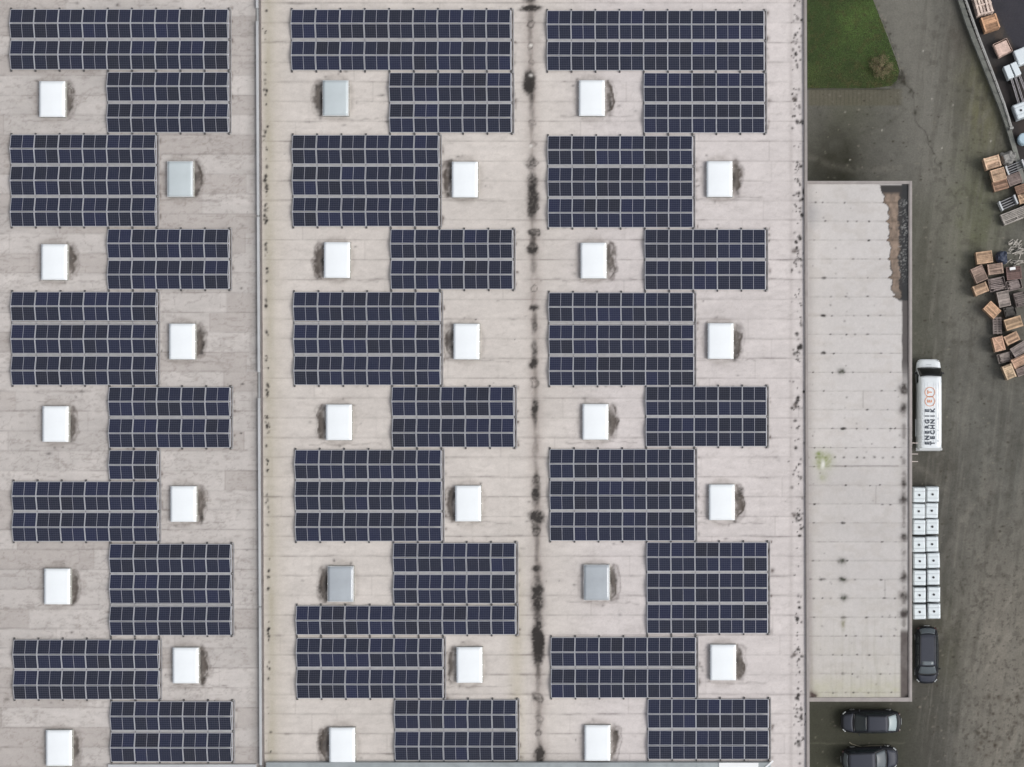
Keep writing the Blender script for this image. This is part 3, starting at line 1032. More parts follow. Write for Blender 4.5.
# joint between old and new paving
crack = [(873, -2), (884, 28), (896, 60), (904, 82), (912, 92), (914, 108), (919, 122), (927, 138), (935, 154), (940, 168), (949, 188), (958, 206), (962, 222)]
cg.line(crack[:4], 1.3, .7, alb(62, 60, 52), wob=1.5, brk=.4)
cg.line(crack[3:10], .8, .5, alb(58, 56, 50), wob=3.5, brk=1)
cg.line(crack[9:], .7, .25, alb(62, 60, 52), wob=3, brk=1)
for x, y, r in ((904, 82, 5), (900, 76, 5), (893, 84, 4), (910, 92, 3.2), (914, 113, 2), (929, 142, 1.5), (939, 164, 2.2)):
    cg.blob(x, y, r, r, .6, alb(54, 52, 44), warp=1.2)
for q in range(38):
    t = random.uniform(0, 1) * 3
    i = int(t)
    a = Vector(crack[i])
    b = Vector(crack[i + 1])
    p = a.lerp(b, t - i)
    cg.blob(p.x + random.uniform(0, 5), p.y, random.uniform(.6, 1.4), random.uniform(.6, 1.4), random.uniform(.3, .8), alb(134, 128, 118) if random.random() < .6 else alb(52, 48, 42), warp=.4)
cg.line([(885, 90), (905, 108), (890, 124), (862, 132), (830, 128), (815, 118)], 1.4, .18, alb(60, 60, 50), wob=3, brk=.5)
# leaf litter and gravel specks
for q in range(1500):
    x = random.uniform(806, 1030)
    y = random.uniform(90, 772)
    r = random.uniform(.35, .95)
    cg.blob(x, y, r * random.uniform(.8, 1.8), r, random.uniform(.25, .8), alb(60, 55, 46) if random.random() < .72 else alb(130, 125, 114), warp=.3)
for q in range(60):
    cg.blob(random.uniform(960, 1026), random.uniform(690, 770), random.uniform(1, 2.6), random.uniform(.8, 2), random.uniform(.3, .7), alb(70, 63, 54), warp=1)
for x, y in ((923, 51), (953, 105), (991, 141), (932, 99), (942, 148), (882, 130), (845, 112), (850, 160)):
    cg.blob(x, y, .6, .7, .8, alb(190, 186, 176), warp=.2)
cg.line([(808, 743.5), (905, 743)], .8, .3, alb(110, 108, 96), wob=.6, brk=.7)
# neighbour's yard beyond the wall: dark fresh asphalt
WALL = [(950, -60), (955.5, -18), (960.5, 0), (967, 20), (975, 41), (983.5, 62), (991.5, 82), (1001, 106), (1008.5, 127), (1014.5, 148), (1021, 172), (1030, 206), (1036, 235)]
wx_ = np.interp(py, [p[1] for p in WALL], [p[0] for p in WALL])
nb = sstep(0, 2, px - wx_) * sstep(236, 232, py)
cg.mix(nb, alb(64, 62, 62))
cg.mix(nb * sstep(.45, .7, n2) * .6, alb(92, 82, 74))
nb2 = sstep(-1.5, 1.5, (px - 1000) * .87 - (py - 20) * .46) * sstep(236, 232, py)
cg.mix(nb2 * .9, alb(58, 58, 66))
cg.mix(nb * sstep(70, 90, py) * .6, alb(54, 48, 48))
M_ground = wear_mat('yard_paving', rough=.9, fine=.10, fscale=1.3, grain=.16, gscale=7, bump=.5, bscale=18)
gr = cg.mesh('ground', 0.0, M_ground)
gr['kind'] = 'structure'

# grass plot
GR = [(807, -120), (852, -120), (866, -20), (873, 0), (880, 18), (888, 38), (896, 60), (899, 72), (897, 80), (891, 86), (870, 88.3), (807, 88.3)]


def inpoly(x, y, poly):
    c = False
    j = len(poly) - 1
    for i in range(len(poly)):
        if ((poly[i][1] > y) != (poly[j][1] > y)) and (x < (poly[j][0] - poly[i][0]) * (y - poly[i][1]) / (poly[j][1] - poly[i][1]) + poly[i][0]):
            c = not c
        j = i
    return c


lg = bpy.data.materials.new('lawn_soil')
M_soil = mat('lawn_soil', (.040, .050, .020), rough=.95, var=.35, vscale=3, bump=.4)
bm = bmesh.new()
vs0 = [bm.verts.new(P(x, y, 0) + Vector((0, 0, .004))) for x, y in GR]
vs1 = [bm.verts.new(P(x, y, 0) + Vector((0, 0, .045))) for x, y in GR]
bm.faces.new(vs1)
for i in range(len(GR)):
    j = (i + 1) % len(GR)
    bm.faces.new((vs0[i], vs0[j], vs1[j], vs1[i]))
lawn = obj('lawn', bm, M_soil)
lawn['kind'] = 'structure'
# grass blades
M_grass = bpy.data.materials.new('grass_blades')
M_grass.use_nodes = True
nt = M_grass.node_tree
b = nt.nodes['Principled BSDF']
b.inputs['Roughness'].default_value = .6
b.inputs['Specular IOR Level'].default_value = .04
at = nt.nodes.new('ShaderNodeAttribute')
at.attribute_name = 'wear'
nt.links.new(at.outputs['Color'], b.inputs['Base Color'])
NB = 62000
gx0, gy0 = [], []
while len(gx0) < NB:
    X_ = RNG.uniform(808, 900, 4000)
    Y_ = RNG.uniform(-60, 88, 4000)
    for x, y in zip(X_, Y_):
        if inpoly(x, y, GR):
            gx0.append(x)
            gy0.append(y)
gx0 = np.array(gx0[:NB])
gy0 = np.array(gy0[:NB])
fr_ = RNG.random(NB) < .12
gx0 = gx0 + fr_ * np.where(gx0 > 855, RNG.normal(0, 2.2, NB), 0)
gy0 = gy0 + fr_ * np.where(gx0 > 880, RNG.normal(0, 2.2, NB), 0)
bx = (gx0 - XN) * H / F
by = (YN - gy0) * H / F
ang = RNG.uniform(0, 6.283, NB)
ln = RNG.uniform(.04, .11, NB)
wd = RNG.uniform(.010, .022, NB)
hh = RNG.uniform(.03, .085, NB)
dx, dy = np.cos(ang), np.sin(ang)
v = np.zeros((NB, 3, 3), dtype=np.float32)
v[:, 0] = np.stack([bx - dy * wd, by + dx * wd, np.full(NB, .04)], -1)
v[:, 1] = np.stack([bx + dy * wd, by - dx * wd, np.full(NB, .04)], -1)
v[:, 2] = np.stack([bx + dx * ln, by + dy * ln, .045 + hh], -1)
me = bpy.data.meshes.new('grass')
me.vertices.add(NB * 3)
me.vertices.foreach_set('co', v.ravel())
me.loops.add(NB * 3)
me.loops.foreach_set('vertex_index', np.arange(NB * 3, dtype=np.int32))
me.polygons.add(NB)
me.polygons.foreach_set('loop_start', (np.arange(NB) * 3).astype(np.int32))
me.update(calc_edges=True)
t = fbm(gx0 / 16, gy0 / 14, 401)
t2 = fbm(gx0 / 4, gy0 / 4, 403)
bright = np.exp(-((gx0 - 866) / 26) ** 2 - ((gy0 - 22) / 34) ** 2)
g_a = np.array([.058, .092, .036])
g_b = np.array([.110, .175, .055])
g_c = np.array([.110, .100, .048])
q = np.clip(bright * .75 + (t - .5) * 1.1 + .16, 0, 1)[:, None]
cc = g_a * (1 - q) + g_b * q
dry = np.clip(sstep(.5, .75, t2) * .55 + sstep(50, 85, gy0) * .45 * t, 0, 1)[:, None]
cc = cc * (1 - dry) + g_c * dry
cc = cc * RNG.uniform(.65, 1.4, (NB, 1))
rgba = np.ones((NB * 3, 4), dtype=np.float32)
rgba[:, :3] = np.repeat(cc, 3, 0)
a = me.attributes.new('wear', 'FLOAT_COLOR', 'POINT')
a.data.foreach_set('color', rgba.ravel())
me.materials.append(M_grass)
go = link('grass', me)
go['kind'] = 'stuff'
tag(go, 'short green grass of the plot beside the hall', 'grass')
del go['category']
go['category'] = 'grass'
# kerb round the plot
kp = [P(x, y, .08) for x, y in [(853, -120), (866.5, -20), (873.6, 0), (880.8, 18), (888.6, 38), (896.8, 60), (900.5, 71)]]
bm = bmesh.new()
strip(bm, [(p.x, p.y) for p in kp], .08, -.02, .06)
o = obj('kerb', bm, mat('kerb_stone', (.12, .118, .10), rough=.9, var=.35, vscale=3, bump=.3))
o['kind'] = 'structure'
kp = [P(x, y, .08) for x, y in [(806.9, 89.0), (891, 89.0)]]
bm = bmesh.new()
strip(bm, [(p.x, p.y) for p in kp], .08, -.02, .07)
o = obj('kerb', bm, mat('kerb_mossy', (.055, .055, .04), rough=.9, var=.35, vscale=3, bump=.3))
o['kind'] = 'structure'

# dead shrub in the corner of the plot
sh = thing('shrub', 'small brownish half bare shrub at the corner of the grass plot', 'shrub', P(881, 68, 0) + Vector((0, 0, .04)))
bm = bmesh.new()
tips = []
for k in range(70):
    a = random.uniform(0, 6.283)
    e = random.uniform(.1, 1.0)
    r = .92 * math.sqrt(random.random())
    mid = Vector((math.cos(a) * r * .4, math.sin(a) * r * .4, .22 + .25 * e))
    tip = Vector((math.cos(a) * r, math.sin(a) * r, .15 + .75 * (1 - (r / .95) ** 2)))
    bar(bm, (0, 0, 0), mid, .010, 5)
    bar(bm, mid, tip, .006, 5)
    tips += [mid.lerp(tip, random.uniform(.3, 1)) for _ in range(2)] + [tip]
obj('stems', bm, mat('dry_twigs', (.13, .10, .065), rough=.9, var=.3), sh)
bm = bmesh.new()
for p in tips:
    for q in range(17):
        c = p + Vector((random.gauss(0, .09), random.gauss(0, .09), random.gauss(0, .06)))
        if c.z < .03:
            c.z = .03
        a = Vector((random.gauss(0, 1), random.gauss(0, 1), random.gauss(0, .5))).normalized()
        b_ = Vector((random.gauss(0, 1), random.gauss(0, 1), random.gauss(0, .5))).normalized()
        s = random.uniform(.018, .038)
        f = bm.faces.new([bm.verts.new(c + a * s), bm.verts.new(c + b_ * s * .6), bm.verts.new(c - a * s), bm.verts.new(c - b_ * s * .6)])
        f.material_index = random.choice((0, 0, 1))
obj('foliage', bm, [mat('brown_leaf', (.19, .15, .085), rough=.8, var=.3, vscale=8), mat('olive_leaf', (.13, .14, .065), rough=.8, var=.3, vscale=8)], sh)

# ------------------------------------------------------------------ boundary wall and fence
bm = bmesh.new()
pts = [P(x, y, .45) for x, y in WALL]
strip(bm, [(p.x, p.y) for p in pts], .36, -.1, .45)
bw = obj('boundary_wall', bm, mat('old_concrete', (.155, .160, .145), rough=.9, var=.3, vscale=1.6, bump=.3))
tag(bw, 'low weathered grey concrete wall running diagonally beside the yard', 'wall')
FEN = [(953, -60), (961, -18), (966.3, 0), (971.5, 15), (979, 36), (987.5, 58), (996, 80), (1004.5, 103), (1012.3, 128)]
fen = thing('rail_fence', 'slim grey metal rail fence along the right side of the low concrete wall', 'fence', P(*FEN[0], 0))
o0 = fen.location
rail_mat = mat('galvanised_rail', (.32, .32, .31), rough=.5, metal=.3, var=.2, vscale=1.5)
for z, w in ((1.05, .11), (.55, .05)):
    bm = bmesh.new()
    q = [P(x, y, 1.05) - o0 for x, y in FEN]
    strip(bm, [(p.x, p.y) for p in q], w, z - .05, z)
    obj('rail', bm, rail_mat, fen)
for i in range(0, len(FEN) - 1):
    for f_ in (0, .5):
        a, b = P(*FEN[i], 1.05) - o0, P(*FEN[i + 1], 1.05) - o0
        p = a.lerp(b, f_)
        bm = bmesh.new()
        box(bm, (p.x, p.y, .5), (.06, .06, 1.0))
        obj('post', bm, rail_mat, fen)
p = P(*FEN[-1], 1.05) - o0
bm = bmesh.new()
box(bm, (p.x - .05, p.y, .56), (.30, .16, 1.12), rz=.2, bev=.02)
obj('end_post', bm, rail_mat, fen)

# ------------------------------------------------------------------ white tank containers
M_tank = mat('white_plastic_tank', (.60, .655, .69), rough=.35, var=.03, vscale=2)
M_cage = mat('cage_tube', (.42, .45, .47), rough=.35, metal=.5)
M_cap = mat('black_cap', (.035, .035, .04), rough=.5)
M_plastic = mat('dark_plastic_pallet', (.06, .06, .065), rough=.7)


def ibc_meshes():
    out = {}
    w, d = .94, 1.14
    bm = bmesh.new()
    for s in (-1, 0, 1):
        box(bm, (s * .40, 0, .05), (.12, d, .09))
    for k in range(6):
        box(bm, (0, -d / 2 + .06 + k * (d - .12) / 5, .125), (w, .11, .05))
    out['pallet'] = (bm, M_plastic)
    bm = bmesh.new()
    rings = []
    for z, i in ((.16, .06), (.20, .02), (.45, .012), (.50, .02), (.55, .012), (.98, .012), (1.07, .03), (1.115, .09)):
        ww, dd, r = w / 2 - i, d / 2 - i, .10
        rr = []
        for cx, cy, a0 in ((ww - r, dd - r, 0), (-ww + r, dd - r, 90), (-ww + r, -dd + r, 180), (ww - r, -dd + r, 270)):
            for k in range(5):
                a = math.radians(a0 + k * 22.5)
                rr.append((cx + r * math.cos(a), cy + r * math.sin(a), z))
        rings.append(rr)
    loft(bm, rings)
    out['tank'] = (bm, M_tank)
    bm = bmesh.new()
    for z in (.20, .42, .64, .86, 1.06):
        for s in (-1, 1):
            bar(bm, (-w / 2, s * d / 2, z), (w / 2, s * d / 2, z), .011, 6)
            bar(bm, (s * w / 2, -d / 2, z), (s * w / 2, d / 2, z), .011, 6)
    for k in range(7):
        x = -w / 2 + k * w / 6
        for s in (-1, 1):
            bar(bm, (x, s * d / 2, .15), (x, s * d / 2, 1.08), .010, 6)
        y = -d / 2 + k * d / 6
        for s in (-1, 1):
            bar(bm, (s * w / 2, y, .15), (s * w / 2, y, 1.08), .010, 6)
    for y in (-.28, .28):
        bar(bm, (-w / 2, y, 1.08), (-w / 2 + .1, y, 1.135), .012, 6)
        bar(bm, (-w / 2 + .1, y, 1.135), (w / 2 - .1, y, 1.135), .012, 6)
        bar(bm, (w / 2 - .1, y, 1.135), (w / 2, y, 1.08), .012, 6)
    out['cage'] = (bm, M_cage)
    bm = bmesh.new()
    cyl(bm, (0, 0, 1.13), .088, .06, seg=20)
    cyl(bm, (0, 0, 1.165), .06, .02, seg=12)
    out['screw_cap'] = (bm, M_cap)
    bm = bmesh.new()
    cyl(bm, (0, -d / 2 + .02, .25), .045, .14, 'Y', 12)
    box(bm, (0, -d / 2 - .03, .30), (.12, .03, .03))
    out['valve'] = (bm, M_cap)
    res = {}
    for k, (bm, m) in out.items():
        me = bpy.data.meshes.new(k)
        bmesh.ops.recalc_face_normals(bm, faces=bm.faces[:])
        bm.to_mesh(me)
        bm.free()
        me.materials.append(m)
        res[k] = me
    return res


IBC = ibc_meshes()


def ibc(x, y, rz, label, group):
    p = P(x, y, 1.12)
    p.z = 0
    t = thing('bulk_tank', label, 'tank', p, rz, group)
    for k in ('pallet', 'tank', 'cage', 'screw_cap', 'valve'):
        link(k, IBC[k], t)


IY = [(494, 0, 0), (510.3, -.4, -.8), (526.3, 0, -.3), (543.8, -.2, -.5), (560.2, .6, .9), (577, .4, .8), (594.2, .4, 1.2), (611, .5, 1.5)]
for k, (y, d1, d2) in enumerate(IY):
    pos = 'nearest the van' if k == 0 else 'nearest the parked black car' if k == 7 else '%s row counted from the van' % ORD[k]
    ibc(919.3 + d1, y + 1.0, random.uniform(-.02, .02), 'white caged bulk tank on the annex side, %s' % pos, 'white tanks beside the annex')
    ibc(932.7 + d2, y + .4, random.uniform(-.03, .03), 'white caged bulk tank on the open yard side, %s' % pos, 'white tanks beside the annex')

# ------------------------------------------------------------------ vehicles
M_paint = mat('black_paint', (.014, .015, .019), rough=.45, spec=.2, coat=.0, var=.05)
M_glass = mat('tinted_glass', (.022, .028, .032), rough=.2, spec=.35)
M_glassl = mat('windscreen_glass', (.085, .100, .112), rough=.25, spec=.35)
M_tyre = mat('tyre_rubber', (.02, .02, .02), rough=.85)
M_rim = mat('alloy_rim', (.42, .43, .44), rough=.35, metal=.8)
M_lamp = mat('headlight_lens', (.34, .36, .37), rough=.15)
M_tail = mat('tail_light_lens', (.04, .012, .01), rough=.2)
M_blk = mat('black_trim', (.018, .018, .02), rough=.5)
M_vanw = mat('white_paint', (.66, .70, .73), rough=.3, coat=.4, var=.02)


def half_ring(x, w, zb, zs, zt, tw=.80):
    pts = [(0, zb), (w * .82, zb), (w * .97, zb + .12), (w, zb + (zs - zb) * .45), (w * .985, zs - .08), (w * .93, zs), (w * tw, zs + (zt - zs) * .65), (w * .45, zt - .01), (0, zt)]
    r = [(x, -y, z) for y, z in pts]
    r += [(x, y, z) for y, z in pts[-2:0:-1]]
    return r


def wheels(t, xs_, hw, r=.32):
    for x in xs_:
        for s in (-1, 1):
            bm = bmesh.new()
            cyl(bm, (x, s * (hw - .11), r), r, .21, 'Y', 28)
            w = obj('wheel', bm, M_tyre, t, smooth=False)
            bm = bmesh.new()
            cyl(bm, (x, s * (hw - .002), r), r * .62, .03, 'Y', 20)
            for k in range(5):
                a = k * math.tau / 5
                box(bm, (x + math.cos(a) * r * .35, s * (hw + .018), r + math.sin(a) * r * .35), (r * .6, .02, .06), ry=-a)
            obj('rim', bm, M_rim, w)


def car(label, px_, py_, rz, L=4.6, Wd=1.82, spec=None):
    """x forward"""
    S = dict(ws0=1.10, ws1=.42, rw1=-1.55, rw0=-2.02, roofz=1.46, kind='wagon', roofdark=False, sunroof=False)
    S.update(spec or {})
    k = L / 4.6
    hw = Wd / 2
    z = 1.0
    p = P(px_, py_, z)
    p.z = 0
    t = thing('parked_car', label, 'car', p, rz, 'dark cars parked around the annex')
    st = [(2.30, .60, .30, .50, .56), (2.26, .74, .24, .60, .66), (2.12, .84, .20, .68, .76), (1.75, .895, .20, .78, .88), (1.35, .91, .20, .84, .96), (1.05, .91, .20, .88, 1.0), (.4, .905, .20, .91, 1.0),
          (-.6, .91, .20, .93, 1.0), (-1.4, .905, .20, .94, 1.0), (-1.95, .875, .22, .94, 1.01), (-2.18, .80, .26, .88, .97), (-2.28, .68, .32, .76, .84)]
    bm = bmesh.new()
    loft(bm, [half_ring(x * k, w / .91 * hw, a, b, c) for x, w, a, b, c in st])
    bmesh.ops.recalc_face_normals(bm, faces=bm.faces[:])
    bd = obj('body', bm, M_paint, t, smooth=True)
    md = bd.modifiers.new('s', 'SUBSURF')
    md.levels = 1
    md.render_levels = 1
    # greenhouse
    x0, x1, x2, x3 = S['ws0'] * k, S['ws1'] * k, S['rw1'] * k, S['rw0'] * k
    bw_, tw_, rz_ = hw * .86, hw * .68, S['roofz']
    bm = bmesh.new()
    rings = []
    for f_, e in ((0, 0), (.55, .05), (.9, .02), (1, -.03)):
        zz = .95 + (rz_ - .95) * f_
        ww = bw_ + (tw_ - bw_) * f_ + e * .5
        xa, xb = x0 + (x1 - x0) * f_ + e, x3 + (x2 - x3) * f_ - e
        rings.append([(xa - .06, -ww, zz), (xa, -ww * .75, zz), (xa + .06, 0, zz), (xa, ww * .75, zz), (xa - .06, ww, zz), ((xa + xb) / 2, ww * 1.02, zz), (xb + .06, ww, zz), (xb, ww * .75, zz), (xb - .03, 0, zz), (xb, -ww * .75, zz), (xb + .06, -ww, zz), ((xa + xb) / 2, -ww * 1.02, zz)])
    loft(bm, rings)
    obj('pillar_frame', bm, M_paint, t)
    bm = bmesh.new()
    patch(bm, (x1 - .02, -tw_ * .98, rz_), (x2 + .02, -tw_ * .98, rz_), (x2 + .02, tw_ * .98, rz_), (x1 - .02, tw_ * .98, rz_), n=8, bulge=.035, thick=.02, up=(0, 0, 1))
    rf = obj('roof', bm, mat('black_paint_sky_sheen', (.040, .044, .058), rough=.5, spec=.25), t, smooth=True)  # sky sheen on the black roof, painted in as a paler, bluer tone
    for s in (-1, 1):
        bm = bmesh.new()
        bar(bm, (x1 - .15, s * tw_ * .90, rz_ + .055), (x2 + .12, s * tw_ * .90, rz_ + .055), .016, 6)
        obj('roof_rail', bm, M_blk, t)
    if S['sunroof']:
        bm = bmesh.new()
        a_, b_ = S['sunroof']
        patch(bm, (a_ * k, -tw_ * .72, rz_ + .03), (b_ * k, -tw_ * .72, rz_ + .03), (b_ * k, tw_ * .72, rz_ + .03), (a_ * k, tw_ * .72, rz_ + .03), n=4, bulge=.015, thick=.008, up=(0, 0, 1))
        obj('sunroof', bm, S.get('sunmat', M_glass), t, smooth=True)
    bm = bmesh.new()
    patch(bm, (x0 + .045, -bw_ * .90, .985), (x0 + .045, bw_ * .90, .985), (x1 + .07, tw_ * .90, rz_ - .01), (x1 + .07, -tw_ * .90, rz_ - .01), n=8, bulge=.05, thick=.012, up=(1, 0, 1))
    obj('windscreen', bm, S.get('wsmat', M_glassl), t, smooth=True)
    bm = bmesh.new()
    patch(bm, (x3 - .03, -bw_ * .86, 1.02), (x3 - .03, bw_ * .86, 1.02), (x2 - .06, tw_ * .88, rz_ - .02), (x2 - .06, -tw_ * .88, rz_ - .02), n=8, bulge=.04, thick=.012, up=(-1, 0, 1))
    obj('rear_window', bm, S.get('rearmat', M_glassl), t, smooth=True)
    for s in (-1, 1):
        for u0, u1 in ((.06, .36), (.39, .68), (.71, .92)):
            def sp_(u, f_):
                xa, xb = x0 + (x1 - x0) * f_, x3 + (x2 - x3) * f_
                return Vector((xa + (xb - xa) * u, s * (bw_ + (tw_ - bw_) * f_ + .02), .95 + (rz_ - .95) * f_))
            bm = bmesh.new()
            patch(bm, sp_(u0, .12), sp_(u1, .12), sp_(u1, .86), sp_(u0, .86), n=2, thick=.03, up=(0, s, 0))
            obj('side_window', bm, M_glass, t)
        bm = bmesh.new()
        box(bm, (x0 - .24 * k, s * (hw + .045), .98), (.10, .17, .13), bev=.03)
        obj('wing_mirror', bm, M_paint, t)
        bm = bmesh.new()
        box(bm, (2.13 * k, s * hw * .80, .66), (.26, .13, .09), rz=-s * .95, bev=.03)
        obj('headlight', bm, M_lamp, t)
        bm = bmesh.new()
        box(bm, (-2.19 * k, s * hw * .74, .82), (.14, .26, .13), rz=s * .45, bev=.03)
        obj('tail_light', bm, M_tail, t)
    bm = bmesh.new()
    box(bm, (x0 + .12, 0, 1.0), (.08, bw_ * 1.7, .03), bev=.01)
    obj('scuttle', bm, M_blk, t)
    bm = bmesh.new()
    patch(bm, (2.12 * k, -hw * .66, .79), (x0 + .20, -hw * .80, .985), (x0 + .20, hw * .80, .985), (2.12 * k, hw * .66, .79), n=6, bulge=.05, thick=.012, up=(0, 0, 1))
    obj('bonnet', bm, mat('black_paint_sky_sheen', (.030, .032, .042)), t, smooth=True)  # bonnet shares the paler tone with the sky sheen painted in
    bm = bmesh.new()
    box(bm, (2.29 * k, 0, .50), (.06, hw * 1.1, .16), bev=.02)
    obj('grille', bm, M_blk, t)
    bm = bmesh.new()
    box(bm, (-2.29 * k, 0, .55), (.03, .52, .11))
    obj('number_plate', bm, M_lamp, t)
    # plan curvature: bow the ends and tuck the corners in
    for o in t.children:
        for v in o.data.vertices:
            x, y = v.co.x, v.co.y
            v.co.x = x * (1 - .085 * min(1.2, (y / hw) ** 2))
            v.co.y = y * (1 - .10 * min(1.1, abs(x) / (2.3 * k)) ** 3)
        o.data.update()
    wheels(t, (1.42 * k, -1.33 * k), hw - .05)
    return t


car('black estate car parked lengthwise along the annex, nose towards the bottom', 927.2, 655.6, -math.pi / 2, L=4.5, Wd=1.84, spec=dict(ws0=1.38, ws1=.72, rw1=-1.75, rw0=-2.12, sunroof=(.66, .36), sunmat=mat('pale_sunroof', (.13, .15, .165), rough=.25, spec=.3)))
car('dark saloon car nosed towards the hall just below the annex', 871.3, 722.6, math.pi, L=4.72, Wd=1.80, spec=dict(ws0=1.22, ws1=.32, rw1=-1.22, rw0=-1.86, roofz=1.42, wsmat=M_glass, rearmat=mat('rear_glass_sky_sheen', (.26, .31, .33), rough=.25, spec=.4)))  # rear window: sky reflection painted in as a pale glass colour
car('dark estate car cut by the lower edge of the picture, nose pointing right', 869.8, 759.6, math.radians(2.0), L=4.45, Wd=1.82, spec=dict(ws0=1.22, ws1=.42, rw1=-1.72, rw0=-2.05))


def van():
    p = P(929.3, 405, 0)
    p = P(930.2, 405, 2.3)
    p.z = 0
    t = thing('delivery_van', 'long white high roof van with black lettering and orange circles on its roof', 'van', p, math.pi / 2)
    hw = 1.0
    ZT = 2.70

    def ring(x, w, zb, zm, zt, wt, k=.10):
        pts = [(0, zb), (w * .93, zb), (w, zb + .15), (w, zm), (w * .97, zm + (zt - zm) * .35), (wt + .02, zt - k), (wt - .08, zt - .015), (wt * .5, zt), (0, zt + .01)]
        r = [(x, -y, z) for y, z in pts] + [(x, y, z) for y, z in pts[-2:0:-1]]
        return r
    bm = bmesh.new()
    R = [ring(3.50, .66, .35, .75, .95, .52), ring(3.42, .84, .30, .85, 1.05, .66), ring(3.20, .95, .26, .95, 1.16, .78), ring(2.86, .985, .25, 1.0, 1.30, .84), ring(2.78, .985, .25, 1.0, 1.34, .84),
         ring(2.42, .99, .25, 1.3, 2.10, .82), ring(2.16, .99, .25, 1.5, 2.58, .80), ring(2.0, .99, .25, 1.55, ZT, .79), ring(1.2, .99, .25, 1.55, ZT + .02, .80), ring(-1.0, .995, .25, 1.55, ZT + .02, .80),
         ring(-2.9, .99, .25, 1.55, ZT, .80), ring(-3.25, .98, .25, 1.55, ZT - .03, .79), ring(-3.32, .95, .28, 1.5, ZT - .10, .76)]
    loft(bm, R)
    obj('body', bm, M_vanw, t, smooth=True)
    bm = bmesh.new()
    patch(bm, (2.80, -.97, 1.38), (2.80, .97, 1.38), (2.16, .84, 2.60), (2.16, -.84, 2.60), n=10, bulge=.17, thick=.03, up=(1, 0, 1))
    obj('windscreen', bm, mat('dark_windscreen', (.012, .013, .014), rough=.08, spec=.35), t, smooth=True)
    for s in (-1, 1):
        bm = bmesh.new()
        patch(bm, (2.55, s * 1.0, 1.42), (1.65, s * 1.0, 1.40), (1.70, s * .94, 2.12), (2.25, s * .94, 2.12), n=3, thick=.02, up=(0, s, 0))
        obj('side_window', bm, M_glass, t)
        bm = bmesh.new()
        box(bm, (2.42, s * 1.10, 1.50), (.14, .24, .34), bev=.04)
        obj('wing_mirror', bm, M_blk, t)
        bm = bmesh.new()
        box(bm, (3.30, s * .76, .88), (.32, .22, .22), rz=-s * .7, bev=.05)
        obj('headlight', bm, M_lamp, t)
        bm = bmesh.new()
        box(bm, (-3.30, s * .88, 1.1), (.08, .14, .5), bev=.02)
        obj('tail_light', bm, M_tail, t)
        bm = bmesh.new()
        # wheel arch flare of the twin rear axle
        box(bm, (-1.75, s * 1.0, .62), (1.35, .10, .42), bev=.045)
        obj('arch_flare', bm, M_vanw, t)
    bm = bmesh.new()
    box(bm, (-3.42, 0, .55), (.24, 2.0, .16), bev=.03)
    obj('rear_bumper', bm, mat('grey_bumper', (.30, .31, .32), rough=.6), t)
    bm = bmesh.new()
    box(bm, (-3.33, 0, ZT - .07), (.18, 1.86, .12), bev=.03)
    obj('rear_roof_spoiler', bm, mat('spoiler_grey', (.46, .48, .49), rough=.4), t)
    bm = bmesh.new()
    for s in (-1, 1):
        for k in range(3):
            box(bm, (-.6, s * (.25 + k * .2), ZT + .03), (4.6, .03, .012), bev=.004)
    obj('roof_rib', bm, M_vanw, t)
    bm = bmesh.new()
    box(bm, (3.44, 0, .62), (.12, 1.2, .26), bev=.03)
    obj('grille', bm, M_blk, t)
    bm = bmesh.new()
    box(bm, (3.10, 0, 1.235), (.03, .42, .01), ry=.45)
    obj('bonnet_badge', bm, M_cage, t)
    wheels(t, (2.35, -1.75), .97, r=.35)

    # lettering on the roof (reads from the back of the van forwards)
    def text(s, x, y, size, m, name, sx=1.0, bold=.012):
        cu = bpy.data.curves.new('t', 'FONT')
        cu.body = s
        cu.size = size
        cu.align_x = 'CENTER'
        cu.align_y = 'CENTER'
        cu.extrude = .004
        cu.offset = bold
        cu.space_character = 1.0
        to = bpy.data.objects.new('t', cu)
        COL.objects.link(to)
        dg = bpy.context.evaluated_depsgraph_get()
        dg.update()
        me = bpy.data.meshes.new_from_object(to.evaluated_get(dg))
        bpy.data.objects.remove(to)
        me.materials.clear()
        me.materials.append(m)
        o = link(name, me, t)
        o.location = (x, y, ZT + .052)
        o.scale = (sx, 1, 1)
        return o
    mk = mat('slate_lettering', (.055, .065, .085), rough=.5)
    mo = mat('orange_lettering', (.62, .25, .13), rough=.5)
    Z = (H - 2.7) / F
    X = lambda y: (405 - y) * Z
    for word, dy in (('ENERGIE', .255), ('TECHNIK', -.155)):
        for i, ch in enumerate(word):
            y = 443.2 - i * (443.2 - 410.6) / 6
            text(ch, X(y), dy, .45, mk, 'lettering', sx=1.0, bold=.02)
    for ch, y in (('E', 401.2), ('T', 392.2)):
        text(ch, X(y), .06, .46, mo, 'lettering', bold=.014)
        bm = bmesh.new()
        n = 40
        r0, r1 = .345, .39
        for zz in (0, .006):
            pass
        ri = [bm.verts.new((math.cos(a) * r0, math.sin(a) * r0, .006)) for a in np.linspace(0, math.tau, n, endpoint=False)]
        ro = [bm.verts.new((math.cos(a) * r1, math.sin(a) * r1, .006)) for a in np.linspace(0, math.tau, n, endpoint=False)]
        ro2 = [bm.verts.new((math.cos(a) * r1, math.sin(a) * r1, -.006)) for a in np.linspace(0, math.tau, n, endpoint=False)]
        ri2 = [bm.verts.new((math.cos(a) * r0, math.sin(a) * r0, -.006)) for a in np.linspace(0, math.tau, n, endpoint=False)]
